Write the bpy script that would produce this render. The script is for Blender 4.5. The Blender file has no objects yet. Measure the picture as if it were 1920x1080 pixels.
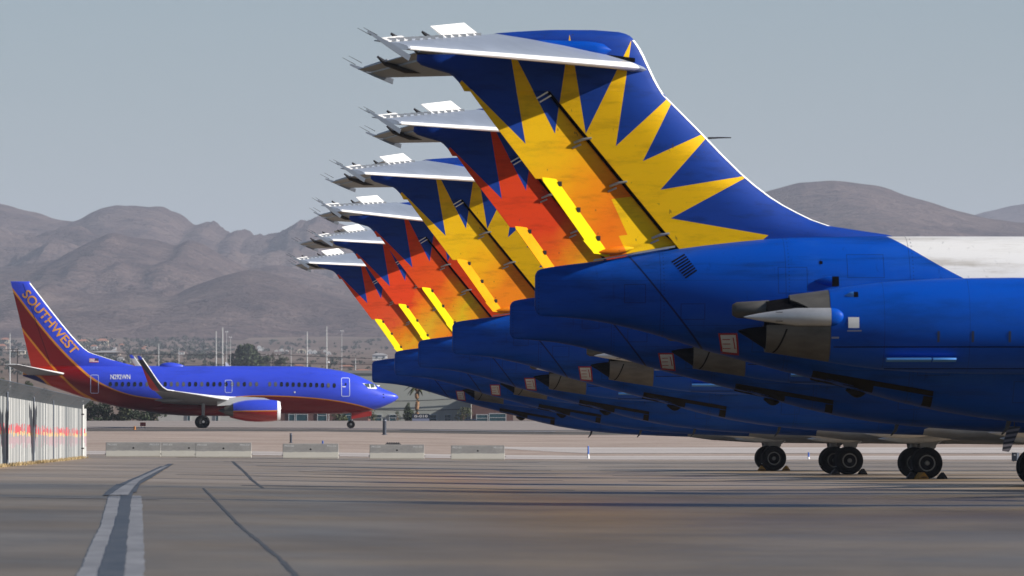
import bpy, bmesh, math, random
from mathutils import Vector, Matrix, noise as mnoise

SC = bpy.context.scene
COL = SC.collection
PI = math.pi
F_PX, HC, HY = 15500.0, 1.3, 825.0          # focal length in photo pixels, eye height, row of the level line

# ------------------------------------------------------------------ camera
cam_d = bpy.data.cameras.new('camera')
cam = bpy.data.objects.new('camera', cam_d)
COL.objects.link(cam)
cam.location = (0, 0, HC)
cam.rotation_euler = (PI / 2, 0, 0)
cam_d.sensor_width = 36.0
cam_d.lens = F_PX / 1920 * 36.0
cam_d.shift_y = (HY - 540) / 1920
cam_d.clip_start = 1.0
cam_d.clip_end = 80000.0
cam_d.dof.use_dof = True
cam_d.dof.focus_distance = 260.0
cam_d.dof.aperture_fstop = 8.0
SC.camera = cam

# ------------------------------------------------------------------ world, sun, exposure
SUN = Vector((0.87, -0.175, 0.46)).normalized()      # towards the sun
W = bpy.data.worlds.new('World')
SC.world = W
W.use_nodes = True
wn = W.node_tree
sky = wn.nodes.new('ShaderNodeTexSky')
sky.sky_type = 'NISHITA'
sky.sun_disc = False
sky.sun_elevation = math.asin(SUN.z)
sky.sun_rotation = math.atan2(SUN.x, SUN.y)
sky.air_density = 1.0
sky.dust_density = 0.6
sky.ozone_density = 4.1
sky.altitude = 600
wn.links.new(sky.outputs[0], wn.nodes['Background'].inputs[0])
wn.nodes['Background'].inputs[1].default_value = 0.052
sd = bpy.data.lights.new('sun', 'SUN')
sun = bpy.data.objects.new('sun', sd)
COL.objects.link(sun)
sd.energy = 4.8
sd.angle = math.radians(0.5)
sd.color = (1.0, 0.95, 0.91)
sun.rotation_euler = SUN.to_track_quat('Z', 'Y').to_euler()
SC.view_settings.view_transform = 'Standard'
SC.view_settings.look = 'None'
SC.view_settings.exposure = 0.56
SC.view_settings.gamma = 1.0
SC.cycles.max_bounces = 6
SC.cycles.volume_bounces = 0
SC.cycles.use_denoising = True


# ------------------------------------------------------------------ materials
def mat(name, col, rough=0.6, metal=0.0, var=0.0, scale=3.0, bump=0.0, bscale=40.0, spec=0.5, coat=0.0, stretch=None, col2=None):
    m = bpy.data.materials.new(name)
    m.use_nodes = True
    nt = m.node_tree
    b = nt.nodes['Principled BSDF']
    b.inputs['Base Color'].default_value = (*col, 1)
    b.inputs['Roughness'].default_value = rough
    b.inputs['Metallic'].default_value = metal
    b.inputs['Specular IOR Level'].default_value = spec
    b.inputs['Coat Weight'].default_value = coat
    b.inputs['Coat Roughness'].default_value = 0.12
    tc = nt.nodes.new('ShaderNodeTexCoord')
    vec = tc.outputs['Object']
    if stretch:
        mp = nt.nodes.new('ShaderNodeMapping')
        mp.inputs['Scale'].default_value = stretch
        nt.links.new(vec, mp.inputs['Vector'])
        vec = mp.outputs[0]
    if var or col2:
        n = nt.nodes.new('ShaderNodeTexNoise')
        n.inputs['Scale'].default_value = scale
        n.inputs['Detail'].default_value = 6
        n.inputs['Roughness'].default_value = 0.62
        nt.links.new(vec, n.inputs['Vector'])
        r = nt.nodes.new('ShaderNodeValToRGB')
        r.color_ramp.elements[0].position = 0.3
        r.color_ramp.elements[1].position = 0.7
        c2 = col2 if col2 else tuple(min(1, c * (1 + var)) for c in col)
        c1 = col if col2 else tuple(c * (1 - var) for c in col)
        r.color_ramp.elements[0].color = (*c1, 1)
        r.color_ramp.elements[1].color = (*c2, 1)
        nt.links.new(n.outputs[0], r.inputs[0])
        nt.links.new(r.outputs[0], b.inputs['Base Color'])
    if bump:
        n2 = nt.nodes.new('ShaderNodeTexNoise')
        n2.inputs['Scale'].default_value = bscale
        n2.inputs['Detail'].default_value = 4
        nt.links.new(vec, n2.inputs['Vector'])
        bp = nt.nodes.new('ShaderNodeBump')
        bp.inputs['Strength'].default_value = bump
        bp.inputs['Distance'].default_value = 0.06
        nt.links.new(n2.outputs[0], bp.inputs['Height'])
        nt.links.new(bp.outputs[0], b.inputs['Normal'])
    return m


def N(nt, kind, **kw):
    n = nt.nodes.new(kind)
    for k, v in kw.items():
        setattr(n, k, v)
    return n


def mth(nt, op, a, b=None, c=None):
    n = nt.nodes.new('ShaderNodeMath')
    n.operation = op
    for i, v in enumerate((a, b, c)):
        if v is None:
            continue
        if isinstance(v, (int, float)):
            n.inputs[i].default_value = v
        else:
            nt.links.new(v, n.inputs[i])
    return n.outputs[0]


def mixc(nt, fac, a, b):
    n = nt.nodes.new('ShaderNodeMix')
    n.data_type = 'RGBA'
    for sock, v in ((n.inputs[0], fac), (n.inputs[6], a), (n.inputs[7], b)):
        if isinstance(v, tuple):
            sock.default_value = (*v, 1)
        elif isinstance(v, (int, float)):
            sock.default_value = v
        else:
            nt.links.new(v, sock)
    return n.outputs[2]


def curve_of(nt, x, pts, lo, hi, zlo, zhi):
    """z = f(x) through pts as a Float Curve"""
    u = mth(nt, 'DIVIDE', mth(nt, 'SUBTRACT', x, lo), hi - lo)
    fc = nt.nodes.new('ShaderNodeFloatCurve')
    cv = fc.mapping.curves[0]
    P = [((px - lo) / (hi - lo), (pz - zlo) / (zhi - zlo)) for px, pz in pts]
    while len(cv.points) < len(P):
        cv.points.new(0.5, 0.5)
    for p, (a, b) in zip(cv.points, P):
        p.location = (a, b)
        p.handle_type = 'AUTO_CLAMPED'
    fc.mapping.use_clip = False
    fc.mapping.update()
    nt.links.new(u, fc.inputs['Value'])
    return mth(nt, 'ADD', mth(nt, 'MULTIPLY', fc.outputs[0], zhi - zlo), zlo)


def xyz(nt):
    tc = nt.nodes.new('ShaderNodeTexCoord')
    s = nt.nodes.new('ShaderNodeSeparateXYZ')
    nt.links.new(tc.outputs['Object'], s.inputs[0])
    return s.outputs[0], s.outputs[1], s.outputs[2], tc.outputs['Object']


def noise_n(nt, vec, scale, detail=5, stretch=None, rough=0.6):
    if stretch:
        mp = nt.nodes.new('ShaderNodeMapping')
        mp.inputs['Scale'].default_value = stretch
        nt.links.new(vec, mp.inputs['Vector'])
        vec = mp.outputs[0]
    n = nt.nodes.new('ShaderNodeTexNoise')
    n.inputs['Scale'].default_value = scale
    n.inputs['Detail'].default_value = detail
    n.inputs['Roughness'].default_value = rough
    nt.links.new(vec, n.inputs['Vector'])
    return n.outputs[0]


def smooth_n(nt, v, a, b):
    n = nt.nodes.new('ShaderNodeMapRange')
    n.interpolation_type = 'SMOOTHSTEP'
    n.inputs['From Min'].default_value = a
    n.inputs['From Max'].default_value = b
    nt.links.new(v, n.inputs['Value'])
    return n.outputs[0]


BLUE = (0.0008, 0.064, 0.40)
BLUE_D = (0.005, 0.042, 0.27)


def paint_base(name, rough=0.32, coat=0.25):
    m = bpy.data.materials.new(name)
    m.use_nodes = True
    nt = m.node_tree
    b = nt.nodes['Principled BSDF']
    b.inputs['Roughness'].default_value = rough
    b.inputs['Coat Weight'].default_value = coat
    b.inputs['Coat Roughness'].default_value = 0.15
    return m, nt, b


def grime(nt, vec, col, amount=0.25, stretch=(0.6, 1, 3.0), scale=1.4):
    g = noise_n(nt, vec, scale, 7, stretch, 0.68)
    k = smooth_n(nt, g, 0.46, 0.72)
    d = nt.nodes.new('ShaderNodeMix')
    d.data_type = 'RGBA'
    d.blend_type = 'MULTIPLY'
    nt.links.new(mth(nt, 'MULTIPLY', k, amount), d.inputs[0])
    if isinstance(col, tuple):
        d.inputs[6].default_value = (*col, 1)
    else:
        nt.links.new(col, d.inputs[6])
    d.inputs[7].default_value = (0.30, 0.24, 0.16, 1)
    return d.outputs[2]


# sunburst on the fins: eight rays as kites (centre, notch, tip, notch) in the plane of the fin
STAR_C = (1.3, 4.2)
STAR_N = [(-2.2, 7.3), (-0.19, 6.99), (0.38, 7.19), (0.97, 7.19), (1.55, 6.95), (2.07, 6.66), (2.41, 6.11), (2.61, 5.56), (3.2, 4.2)]
STAR_T = [(-1.42, 8.22), (-0.52, 8.95), (0.66, 9.1), (1.86, 9.0), (2.78, 8.08), (3.47, 7.30), (4.16, 6.40), (4.50, 5.235)]


def star_mask(nt, x, z):
    best = None
    cx = nt.nodes.new('ShaderNodeCombineXYZ')
    nt.links.new(x, cx.inputs[0])
    nt.links.new(z, cx.inputs[1])
    cx.inputs[2].default_value = 1.0
    tris = []
    for i, T in enumerate(STAR_T):
        tris += [[STAR_N[i], T, STAR_N[i + 1]], [STAR_C, STAR_N[i], STAR_N[i + 1]]]
    for tri in tris:
        (a0, b0), (a1, b1), (a2, b2) = tri
        if (a1 - a0) * (b2 - b0) - (b1 - b0) * (a2 - a0) < 0:
            tri = tri[::-1]
        m = None
        for j in range(3):
            (ax, az), (bx, bz) = tri[j], tri[(j + 1) % 3]
            nx, nz = -(bz - az), (bx - ax)
            L = math.hypot(nx, nz)
            nx, nz = nx / L, nz / L
            d = nt.nodes.new('ShaderNodeVectorMath')
            d.operation = 'DOT_PRODUCT'
            nt.links.new(cx.outputs[0], d.inputs[0])
            # corners run anticlockwise, so inside lies to the left
            d.inputs[1].default_value = (nx, nz, -(nx * ax + nz * az))
            v = d.outputs['Value']
            m = v if m is None else mth(nt, 'MINIMUM', m, v)
        best = m if best is None else mth(nt, 'MAXIMUM', best, m)
    return mth(nt, 'GREATER_THAN', best, -0.0015)


def star_mat(name, stops, patch=False, seed=0.0, tab=False):
    """stops: colours from the ray tips down to the foot of the rudder"""
    m, nt, b = paint_base(name, 0.6, 0.0)
    b.inputs['Specular IOR Level'].default_value = 0.15
    x, y, z, vec = xyz(nt)
    # measure along the sweep: 0 at the aft top, 1 at the foot
    t = mth(nt, 'ADD', mth(nt, 'MULTIPLY', x, 0.19), mth(nt, 'MULTIPLY', mth(nt, 'SUBTRACT', 8.2, z), 0.16))
    wob = noise_n(nt, vec, 1.1 + seed, 4)
    t = mth(nt, 'ADD', t, mth(nt, 'MULTIPLY', mth(nt, 'SUBTRACT', wob, 0.5), 0.30))
    # the fixed fin ahead of the hinge keeps the first colour
    hd = mth(nt, 'SUBTRACT', mth(nt, 'SUBTRACT', 2.76, mth(nt, 'MULTIPLY', mth(nt, 'SUBTRACT', z, 4.99), 0.8185)), x)
    t = mth(nt, 'MULTIPLY', t, mth(nt, 'GREATER_THAN', hd, 0.05))
    r = nt.nodes.new('ShaderNodeValToRGB')
    el = r.color_ramp.elements
    while len(el) < len(stops):
        el.new(0.5)
    for e, (p, c) in zip(el, stops):
        e.position = p
        e.color = (*c, 1)
    nt.links.new(t, r.inputs[0])
    col = r.outputs[0]
    if patch:
        # newer yellow panel on the lower rudder, with stepped edges
        def box(x0, x1, z0, z1):
            zz = mth(nt, 'SUBTRACT', z, mth(nt, 'MULTIPLY', mth(nt, 'SUBTRACT', x, 1.6), 0.12))
            # slanted along the hinge
            xx = mth(nt, 'ADD', x, mth(nt, 'MULTIPLY', mth(nt, 'SUBTRACT', z, 5.2), 0.45))
            a = mth(nt, 'MULTIPLY', mth(nt, 'GREATER_THAN', xx, x0), mth(nt, 'LESS_THAN', xx, x1))
            c = mth(nt, 'MULTIPLY', mth(nt, 'GREATER_THAN', zz, z0), mth(nt, 'LESS_THAN', zz, z1))
            return mth(nt, 'MULTIPLY', a, c)
        k = mth(nt, 'MAXIMUM', box(1.80, 2.9, 5.2, 5.95), box(1.62, 3.0, 4.4, 5.22))
        k = mth(nt, 'MULTIPLY', k, mth(nt, 'GREATER_THAN', hd, 0.05))
        col = mixc(nt, k, col, (0.84, 0.50, 0.0))
    st = star_mask(nt, x, z)
    blue = BLUE_D if not tab else BLUE_D
    col = mixc(nt, st, blue, col)
    col = grime(nt, vec, col, 0.35, (0.5, 1, 2.2), 2.6)
    # rows of rivets and small black leaks
    sp = noise_n(nt, vec, 9, 2, (1, 1, 0.5))
    col = mixc(nt, mth(nt, 'MULTIPLY', smooth_n(nt, sp, 0.70, 0.76), 0.55), col, (0.05, 0.035, 0.02))
    nt.links.new(col, b.inputs['Base Color'])
    return m


YEL = (0.82, 0.47, 0.0)
ORA = (0.78, 0.21, 0.002)
RED = (0.70, 0.05, 0.006)
tab_yellow = mat('plain_yellow_paint', (0.80, 0.60, 0.002), 0.7, 0, 0.08, 3, spec=0.05)
tab_orange = mat('plain_orange_paint', (0.80, 0.34, 0.004), 0.7, 0, 0.15, 2, spec=0.05)
star_yellow = star_mat('sunburst_yellow_paint', [(0.0, YEL), (0.20, YEL), (0.36, (0.82, 0.38, 0.0)), (0.50, (0.82, 0.27, 0.0)), (0.72, (0.80, 0.17, 0.001)), (0.98, ORA)], patch=True)
star_red = star_mat('sunburst_red_paint', [(0.0, RED), (0.46, RED), (0.60, (0.74, 0.13, 0.004)), (0.76, (0.78, 0.34, 0.003)), (0.95, ORA)], seed=0.3)
star_gold = star_mat('sunburst_gold_paint', [(0.0, YEL), (0.32, YEL), (0.50, (0.82, 0.36, 0.0)), (0.68, ORA), (0.9, ORA), (1.0, (0.78, 0.34, 0.002))], seed=0.2)
star_ember = star_mat('sunburst_ember_paint', [(0.0, RED), (0.40, (0.74, 0.09, 0.005)), (0.55, ORA), (0.72, (0.70, 0.44, 0.004)), (0.88, ORA), (1.0, RED)], seed=0.45)
star_flame = star_mat('sunburst_flame_paint', [(0.0, RED), (0.38, RED), (0.52, ORA), (0.68, (0.66, 0.36, 0.01)), (0.86, ORA), (1.0, RED)], seed=0.7)
star_coral = star_mat('sunburst_coral_paint', [(0.0, RED), (0.46, (0.68, 0.08, 0.02)), (0.62, ORA), (0.78, (0.72, 0.36, 0.01)), (0.95, ORA)], seed=0.9)


def md_hull_mat():
    m, nt, b = paint_base('blue_and_white_hull_paint', 0.45, 0.0)
    b.inputs['Specular IOR Level'].default_value = 0.09
    x, y, z, vec = xyz(nt)
    zb = curve_of(nt, x, [(0, 9.6), (6.84, 5.19), (8.24, 4.35), (11.5, 2.9), (14.9, 1.93), (16.0, 1.2), (45, 0.4)], 0, 45, 0, 10)
    white = mth(nt, 'GREATER_THAN', z, zb)
    col = mixc(nt, white, BLUE, (0.70, 0.69, 0.66))
    # panel joints round the hull
    w = mth(nt, 'FRACT', mth(nt, 'MULTIPLY', mth(nt, 'ADD', x, mth(nt, 'MULTIPLY', z, 0.0)), 0.42))
    ln = mth(nt, 'LESS_THAN', w, 0.006)
    w2 = mth(nt, 'FRACT', mth(nt, 'MULTIPLY', z, 1.15))
    ln = mth(nt, 'MAXIMUM', ln, mth(nt, 'LESS_THAN', w2, 0.010))
    # slanting joint of the tail cone
    d = mth(nt, 'ABSOLUTE', mth(nt, 'SUBTRACT', mth(nt, 'ADD', x, mth(nt, 'MULTIPLY', z, 0.79)), 5.62))
    ln2 = mth(nt, 'LESS_THAN', d, 0.022)
    # faded and touched-up areas, then soot and oil drawn out along the airflow
    fd = noise_n(nt, vec, 0.9, 3, (0.7, 1, 1.4), 0.5)
    col = mixc(nt, mth(nt, 'MULTIPLY', mth(nt, 'MULTIPLY', smooth_n(nt, fd, 0.50, 0.60), mth(nt, 'SUBTRACT', 1.0, white)), 0.22), col, (0.02, 0.11, 0.46))
    col = grime(nt, vec, col, 0.55, (0.22, 1, 2.2), 1.6)
    drip = noise_n(nt, vec, 5.0, 5, (1.6, 1, 0.12), 0.7)
    col = mixc(nt, mth(nt, 'MULTIPLY', smooth_n(nt, drip, 0.60, 0.75), 0.45), col, (0.004, 0.008, 0.03))
    # rivet rows beside the joints
    rv = mth(nt, 'MULTIPLY', mth(nt, 'LESS_THAN', mth(nt, 'ABSOLUTE', mth(nt, 'SUBTRACT', w, 0.03)), 0.005), mth(nt, 'LESS_THAN', mth(nt, 'FRACT', mth(nt, 'MULTIPLY', z, 14.0)), 0.35))
    ln = mth(nt, 'MAXIMUM', ln, rv)
    # a few square access panels
    for ax_, az_, aw, ah in ((4.9, 4.35, 0.55, 0.5), (6.3, 4.62, 0.7, 0.45), (3.0, 3.75, 0.45, 0.3), (1.9, 4.1, 0.4, 0.35), (7.6, 2.7, 0.6, 0.35), (9.4, 2.2, 0.5, 0.4), (4.3, 3.1, 0.3, 0.25)):
        dx_ = mth(nt, 'SUBTRACT', mth(nt, 'ABSOLUTE', mth(nt, 'SUBTRACT', x, ax_)), aw / 2)
        dz_ = mth(nt, 'SUBTRACT', mth(nt, 'ABSOLUTE', mth(nt, 'SUBTRACT', z, az_)), ah / 2)
        ln = mth(nt, 'MAXIMUM', ln, mth(nt, 'LESS_THAN', mth(nt, 'ABSOLUTE', mth(nt, 'MAXIMUM', dx_, dz_)), 0.009))
    col = mixc(nt, mth(nt, 'MULTIPLY', ln, 0.5), col, (0.006, 0.012, 0.04))
    col = mixc(nt, mth(nt, 'MULTIPLY', ln2, 0.85), col, (0.004, 0.006, 0.02))
    nt.links.new(col, b.inputs['Base Color'])
    nr = noise_n(nt, vec, 2.5, 4, (0.5, 1, 1))
    nt.links.new(mth(nt, 'ADD', mth(nt, 'MULTIPLY', nr, 0.25), 0.34), b.inputs['Roughness'])
    return m


hull_mat = md_hull_mat()
blue_mat, nt_, b_ = paint_base('plain_blue_aircraft_paint', 0.42, 0.0)
b_.inputs['Specular IOR Level'].default_value = 0.10
x_, y_, z_, v_ = xyz(nt_)
c_ = grime(nt_, v_, BLUE, 0.4, (0.3, 1, 1.2), 1.7)
l_ = mth(nt_, 'LESS_THAN', mth(nt_, 'FRACT', mth(nt_, 'MULTIPLY', x_, 0.62)), 0.007)
c_ = mixc(nt_, mth(nt_, 'MULTIPLY', l_, 0.5), c_, (0.005, 0.01, 0.04))
nt_.links.new(c_, b_.inputs['Base Color'])
light_blue = mat('light_blue_paint', (0.06, 0.24, 0.62), 0.45)
alu = mat('brushed_aluminium', (0.36, 0.40, 0.46), 0.40, 0.35, 0.12, 2.0, stretch=(0.5, 0.5, 1))
alu_pale = mat('pale_grey_wing_skin', (0.62, 0.61, 0.58), 0.5, 0.2, 0.14, 1.2)
alu_bright = mat('polished_leading_edge', (0.88, 0.87, 0.85), 0.3, 0.15)
white_le = mat('white_leading_edge_paint', (0.85, 0.84, 0.80), 0.35)
white_plate = mat('white_control_surface', (0.78, 0.76, 0.71), 0.5, 0, 0.08, 3.0)
nozzle_mat = mat('heat_stained_metal', (0.105, 0.098, 0.085), 0.55, 0.3, 0.35, 2.2, stretch=(0.7, 1, 2.5))
fair_mat = mat('grey_fairing_metal', (0.46, 0.465, 0.47), 0.42, 0.5, 0.15, 2.5)
dark_mat = mat('black_opening', (0.005, 0.005, 0.006), 0.9, spec=0.02)
brown_mat = mat('dark_brown_panel', (0.020, 0.015, 0.008), 0.8, 0, 0.2, 3, spec=0.05)
rubber = mat('tyre_rubber', (0.011, 0.011, 0.012), 0.85, 0, 0.3, 6, spec=0.12)
hub_mat = mat('wheel_hub_metal', (0.24, 0.24, 0.23), 0.4, 0.7, 0.25, 8)
gear_mat = mat('landing_gear_grey', (0.30, 0.31, 0.32), 0.5, 0.2, 0.15, 4)
sign_white = mat('dull_white_sign_face', (0.62, 0.61, 0.58), 0.6, 0, 0.1, 6)
white_mark = mat('white_marking', (0.72, 0.71, 0.68), 0.5)
red_mark = mat('red_marking', (0.38, 0.02, 0.02), 0.5)
latch_mat = mat('dull_latch_metal', (0.03, 0.045, 0.09), 0.5, 0.3)
grey_mark = mat('grey_marking', (0.25, 0.26, 0.3), 0.5)
spike_mat = mat('dark_metal_spike', (0.06, 0.06, 0.065), 0.5, 0.5)


# ------------------------------------------------------------------ mesh helpers
class MB:
    def __init__(s):
        s.v, s.f, s.m = [], [], []

    def add(s, vs, fs, mi=0):
        o = len(s.v)
        s.v += [tuple(v) for v in vs]
        s.f += [tuple(i + o for i in f) for f in fs]
        s.m += [mi] * len(fs)
        return s

    def box(s, a, b, mi=0):
        x0, y0, z0 = a
        x1, y1, z1 = b
        return s.add([(x0, y0, z0), (x1, y0, z0), (x1, y1, z0), (x0, y1, z0), (x0, y0, z1), (x1, y0, z1), (x1, y1, z1), (x0, y1, z1)],
                     [(0, 3, 2, 1), (4, 5, 6, 7), (0, 1, 5, 4), (1, 2, 6, 5), (2, 3, 7, 6), (3, 0, 4, 7)], mi)

    def loft(s, rings, cap0=True, cap1=True, mi=0, closed=True):
        n = len(rings[0])
        vs = [p for r in rings for p in r]
        fs = []
        for i in range(len(rings) - 1):
            for j in range(n if closed else n - 1):
                k = (j + 1) % n
                fs.append((i * n + j, i * n + k, (i + 1) * n + k, (i + 1) * n + j))
        if cap0:
            fs.append(tuple(range(n))[::-1])
        if cap1:
            fs.append(tuple((len(rings) - 1) * n + j for j in range(n)))
        return s.add(vs, fs, mi)

    def tube(s, pts, rad, n=10, mi=0):
        pts = [Vector(p) for p in pts]
        rads = rad if isinstance(rad, (list, tuple)) else [rad] * len(pts)
        rings = []
        for i, p in enumerate(pts):
            d = (pts[min(i + 1, len(pts) - 1)] - pts[max(i - 1, 0)]).normalized()
            q = d.to_track_quat('Z', 'Y')
            rings.append([p + q @ Vector((rads[i] * math.cos(2 * PI * k / n), rads[i] * math.sin(2 * PI * k / n), 0)) for k in range(n)])
        return s.loft(rings, mi=mi)

    def lathe(s, prof, o, axis='y', n=32, mi=0, cap=True):
        """prof: (along axis, radius)"""
        rings = []
        for a, r in prof:
            ring = []
            for k in range(n):
                c, q = r * math.cos(2 * PI * k / n), r * math.sin(2 * PI * k / n)
                ring.append({'y': (o[0] + c, o[1] + a, o[2] + q), 'x': (o[0] + a, o[1] + c, o[2] + q), 'z': (o[0] + c, o[1] + q, o[2] + a)}[axis])
            rings.append(ring)
        return s.loft(rings, cap, cap, mi)

    def build(s, name, mats, parent=None, smooth=40, origin=None):
        me = bpy.data.meshes.new(name)
        vs = s.v
        if origin:
            vs = [(a - origin[0], b - origin[1], c - origin[2]) for a, b, c in vs]
        me.from_pydata(vs, [], s.f)
        for m in (mats if isinstance(mats, (list, tuple)) else [mats]):
            me.materials.append(m)
        for p, i in zip(me.polygons, s.m):
            p.material_index = i
        bm = bmesh.new()
        bm.from_mesh(me)
        bmesh.ops.recalc_face_normals(bm, faces=bm.faces)
        bm.to_mesh(me)
        bm.free()
        if smooth:
            for p in me.polygons:
                p.use_smooth = True
            me.set_sharp_from_angle(angle=math.radians(smooth))
        me.update()
        o = bpy.data.objects.new(name, me)
        COL.objects.link(o)
        if origin:
            o.location = origin
        if parent:
            o.parent = parent
        return o


def tag(o, label=None, cat=None, group=None, kind=None):
    if label:
        o['label'] = label
    if cat:
        o['category'] = cat
    if group:
        o['group'] = group
    if kind:
        o['kind'] = kind
    return o


def empty(name, loc, rz=0.0, rx=0.0):
    o = bpy.data.objects.new(name, None)
    COL.objects.link(o)
    o.location = loc
    o.rotation_euler = (rx, 0, rz)
    o.empty_display_size = 0.5
    return o


def copy_tree(o, parent=None):
    c = o.copy()
    COL.objects.link(c)
    if parent:
        c.parent = parent
    for ch in list(o.children):
        copy_tree(ch, c)
    return c


def pchip(pts):
    xs = [p[0] for p in pts]
    ys = [p[1] for p in pts]
    n = len(xs)
    h = [xs[i + 1] - xs[i] for i in range(n - 1)]
    d = [(ys[i + 1] - ys[i]) / h[i] for i in range(n - 1)]
    m = [d[0]] + [0 if d[i - 1] * d[i] <= 0 else 2 * d[i - 1] * d[i] / (d[i - 1] + d[i]) for i in range(1, n - 1)] + [d[-1]]

    def f(x):
        if x <= xs[0]:
            return ys[0]
        if x >= xs[-1]:
            return ys[-1]
        i = max(k for k in range(n - 1) if xs[k] <= x)
        t = (x - xs[i]) / h[i]
        return (ys[i] * (1 + 2 * t) * (1 - t) ** 2 + m[i] * h[i] * t * (1 - t) ** 2 + ys[i + 1] * t * t * (3 - 2 * t) + m[i + 1] * h[i] * t * t * (t - 1))
    return f


def smooth01(t):
    t = max(0.0, min(1.0, t))
    return t * t * (3 - 2 * t)


class Hull:
    def __init__(s, bot, top, half, n=2.15):
        s.b, s.t, s.w, s.n = pchip(bot), pchip(top), pchip(half), n

    def ring(s, x, k=48):
        b, t, w = s.b(x), s.t(x), s.w(x)
        zc, h = (b + t) / 2, (t - b) / 2
        out = []
        for i in range(k):
            a = 2 * PI * i / k
            c, q = math.cos(a), math.sin(a)
            out.append((x, w * math.copysign(abs(c) ** (2 / s.n), c), zc + h * math.copysign(abs(q) ** (2 / s.n), q)))
        return out

    def y(s, x, z):
        b, t, w = s.b(x), s.t(x), s.w(x)
        zc, h = (b + t) / 2, (t - b) / 2
        u = min(1.0, abs((z - zc) / h))
        return w * max(0.0, 1 - u ** s.n) ** (1 / s.n)


def drape(mb, yf, quad, off=0.008, nu=6, nv=4, side=-1, mi=0):
    """patch between four (x,z) corners laid on a surface y = yf(x,z), with a small thickness"""
    a, b, c, d = quad
    for o in (off,):
        vs = []
        for i in range(nu + 1):
            for j in range(nv + 1):
                u, v = i / nu, j / nv
                x = (a[0] * (1 - u) + b[0] * u) * (1 - v) + (d[0] * (1 - u) + c[0] * u) * v
                z = (a[1] * (1 - u) + b[1] * u) * (1 - v) + (d[1] * (1 - u) + c[1] * u) * v
                vs.append((x, side * (yf(x, z) + o), z))
        fs = [(i * (nv + 1) + j, (i + 1) * (nv + 1) + j, (i + 1) * (nv + 1) + j + 1, i * (nv + 1) + j + 1) for i in range(nu) for j in range(nv)]
        mb.add(vs, fs, mi)
    return mb


def text_mesh(body, height, width=None, bold=0.0, align='LEFT'):
    cu = bpy.data.curves.new('lettering', 'FONT')
    cu.body = body
    cu.size = 1.0
    cu.offset = bold
    cu.resolution_u = 4
    cu.align_x = align
    ob = bpy.data.objects.new('lettering', cu)
    COL.objects.link(ob)
    dg = bpy.context.evaluated_depsgraph_get()
    me = bpy.data.meshes.new_from_object(ob.evaluated_get(dg))
    bpy.data.objects.remove(ob)
    xs = [v.co.x for v in me.vertices]
    ys = [v.co.y for v in me.vertices]
    sx = (width / (max(xs) - min(xs))) if width else height / (max(ys) - min(ys))
    sy = height / (max(ys) - min(ys))
    vs = [((v.co.x - min(xs)) * sx, (v.co.y - min(ys)) * sy) for v in me.vertices]
    fs = [tuple(p.vertices) for p in me.polygons]
    bpy.data.meshes.remove(me)
    return vs, fs


# ------------------------------------------------------------------ terrain
LON = pchip([(0, 0), (370, 0), (430, 0.02), (464, 0.08), (500, 0.40), (540, 0.82), (650, 1.66), (712, 2.10), (860, 3.24), (1000, 3.40),
             (1150, 3.35), (1600, 4.2), (2200, 12), (3000, 27), (6000, 66), (9000, 126), (11000, 165), (14000, 190), (30000, 200)])


def zt(X, Y):
    lat = 0.30 * smooth01((5 - X) / 25.0) * (1 - smooth01((Y - 600) / 300.0))
    return LON(Y) + lat


def pt(px, py, lo=40.0, hi=880.0):
    """where the sight line of a photo pixel meets the ground"""
    def g(Y):
        return HC - (py - HY) * Y / F_PX - zt((px - 960) / F_PX * Y, Y)
    a = lo
    step = 2.0
    while a < hi and g(a) > 0:
        a += step
    b0, b1 = a - step, a
    for _ in range(40):
        mm = (b0 + b1) / 2
        if g(mm) > 0:
            b0 = mm
        else:
            b1 = mm
    Y = (b0 + b1) / 2
    X = (px - 960) / F_PX * Y
    return X, Y, zt(X, Y)


def sheet(name, ys, xf, mat_, dz, nx=24, label=None):
    """strip of ground following the terrain; xf(Y) -> (x0, x1)"""
    mb = MB()
    vs, fs = [], []
    for y in ys:
        x0, x1 = xf(y)
        for i in range(nx + 1):
            x = x0 + (x1 - x0) * i / nx
            vs.append((x, y, zt(x, y) + dz))
    for j in range(len(ys) - 1):
        for i in range(nx):
            a = j * (nx + 1) + i
            fs.append((a, a + 1, a + nx + 2, a + nx + 1))
    mb.add(vs, fs)
    o = mb.build(name, mat_, smooth=60)
    o['kind'] = 'structure'
    return o


def frange(a, b, n):
    return [a + (b - a) * i / n for i in range(n + 1)]


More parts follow.
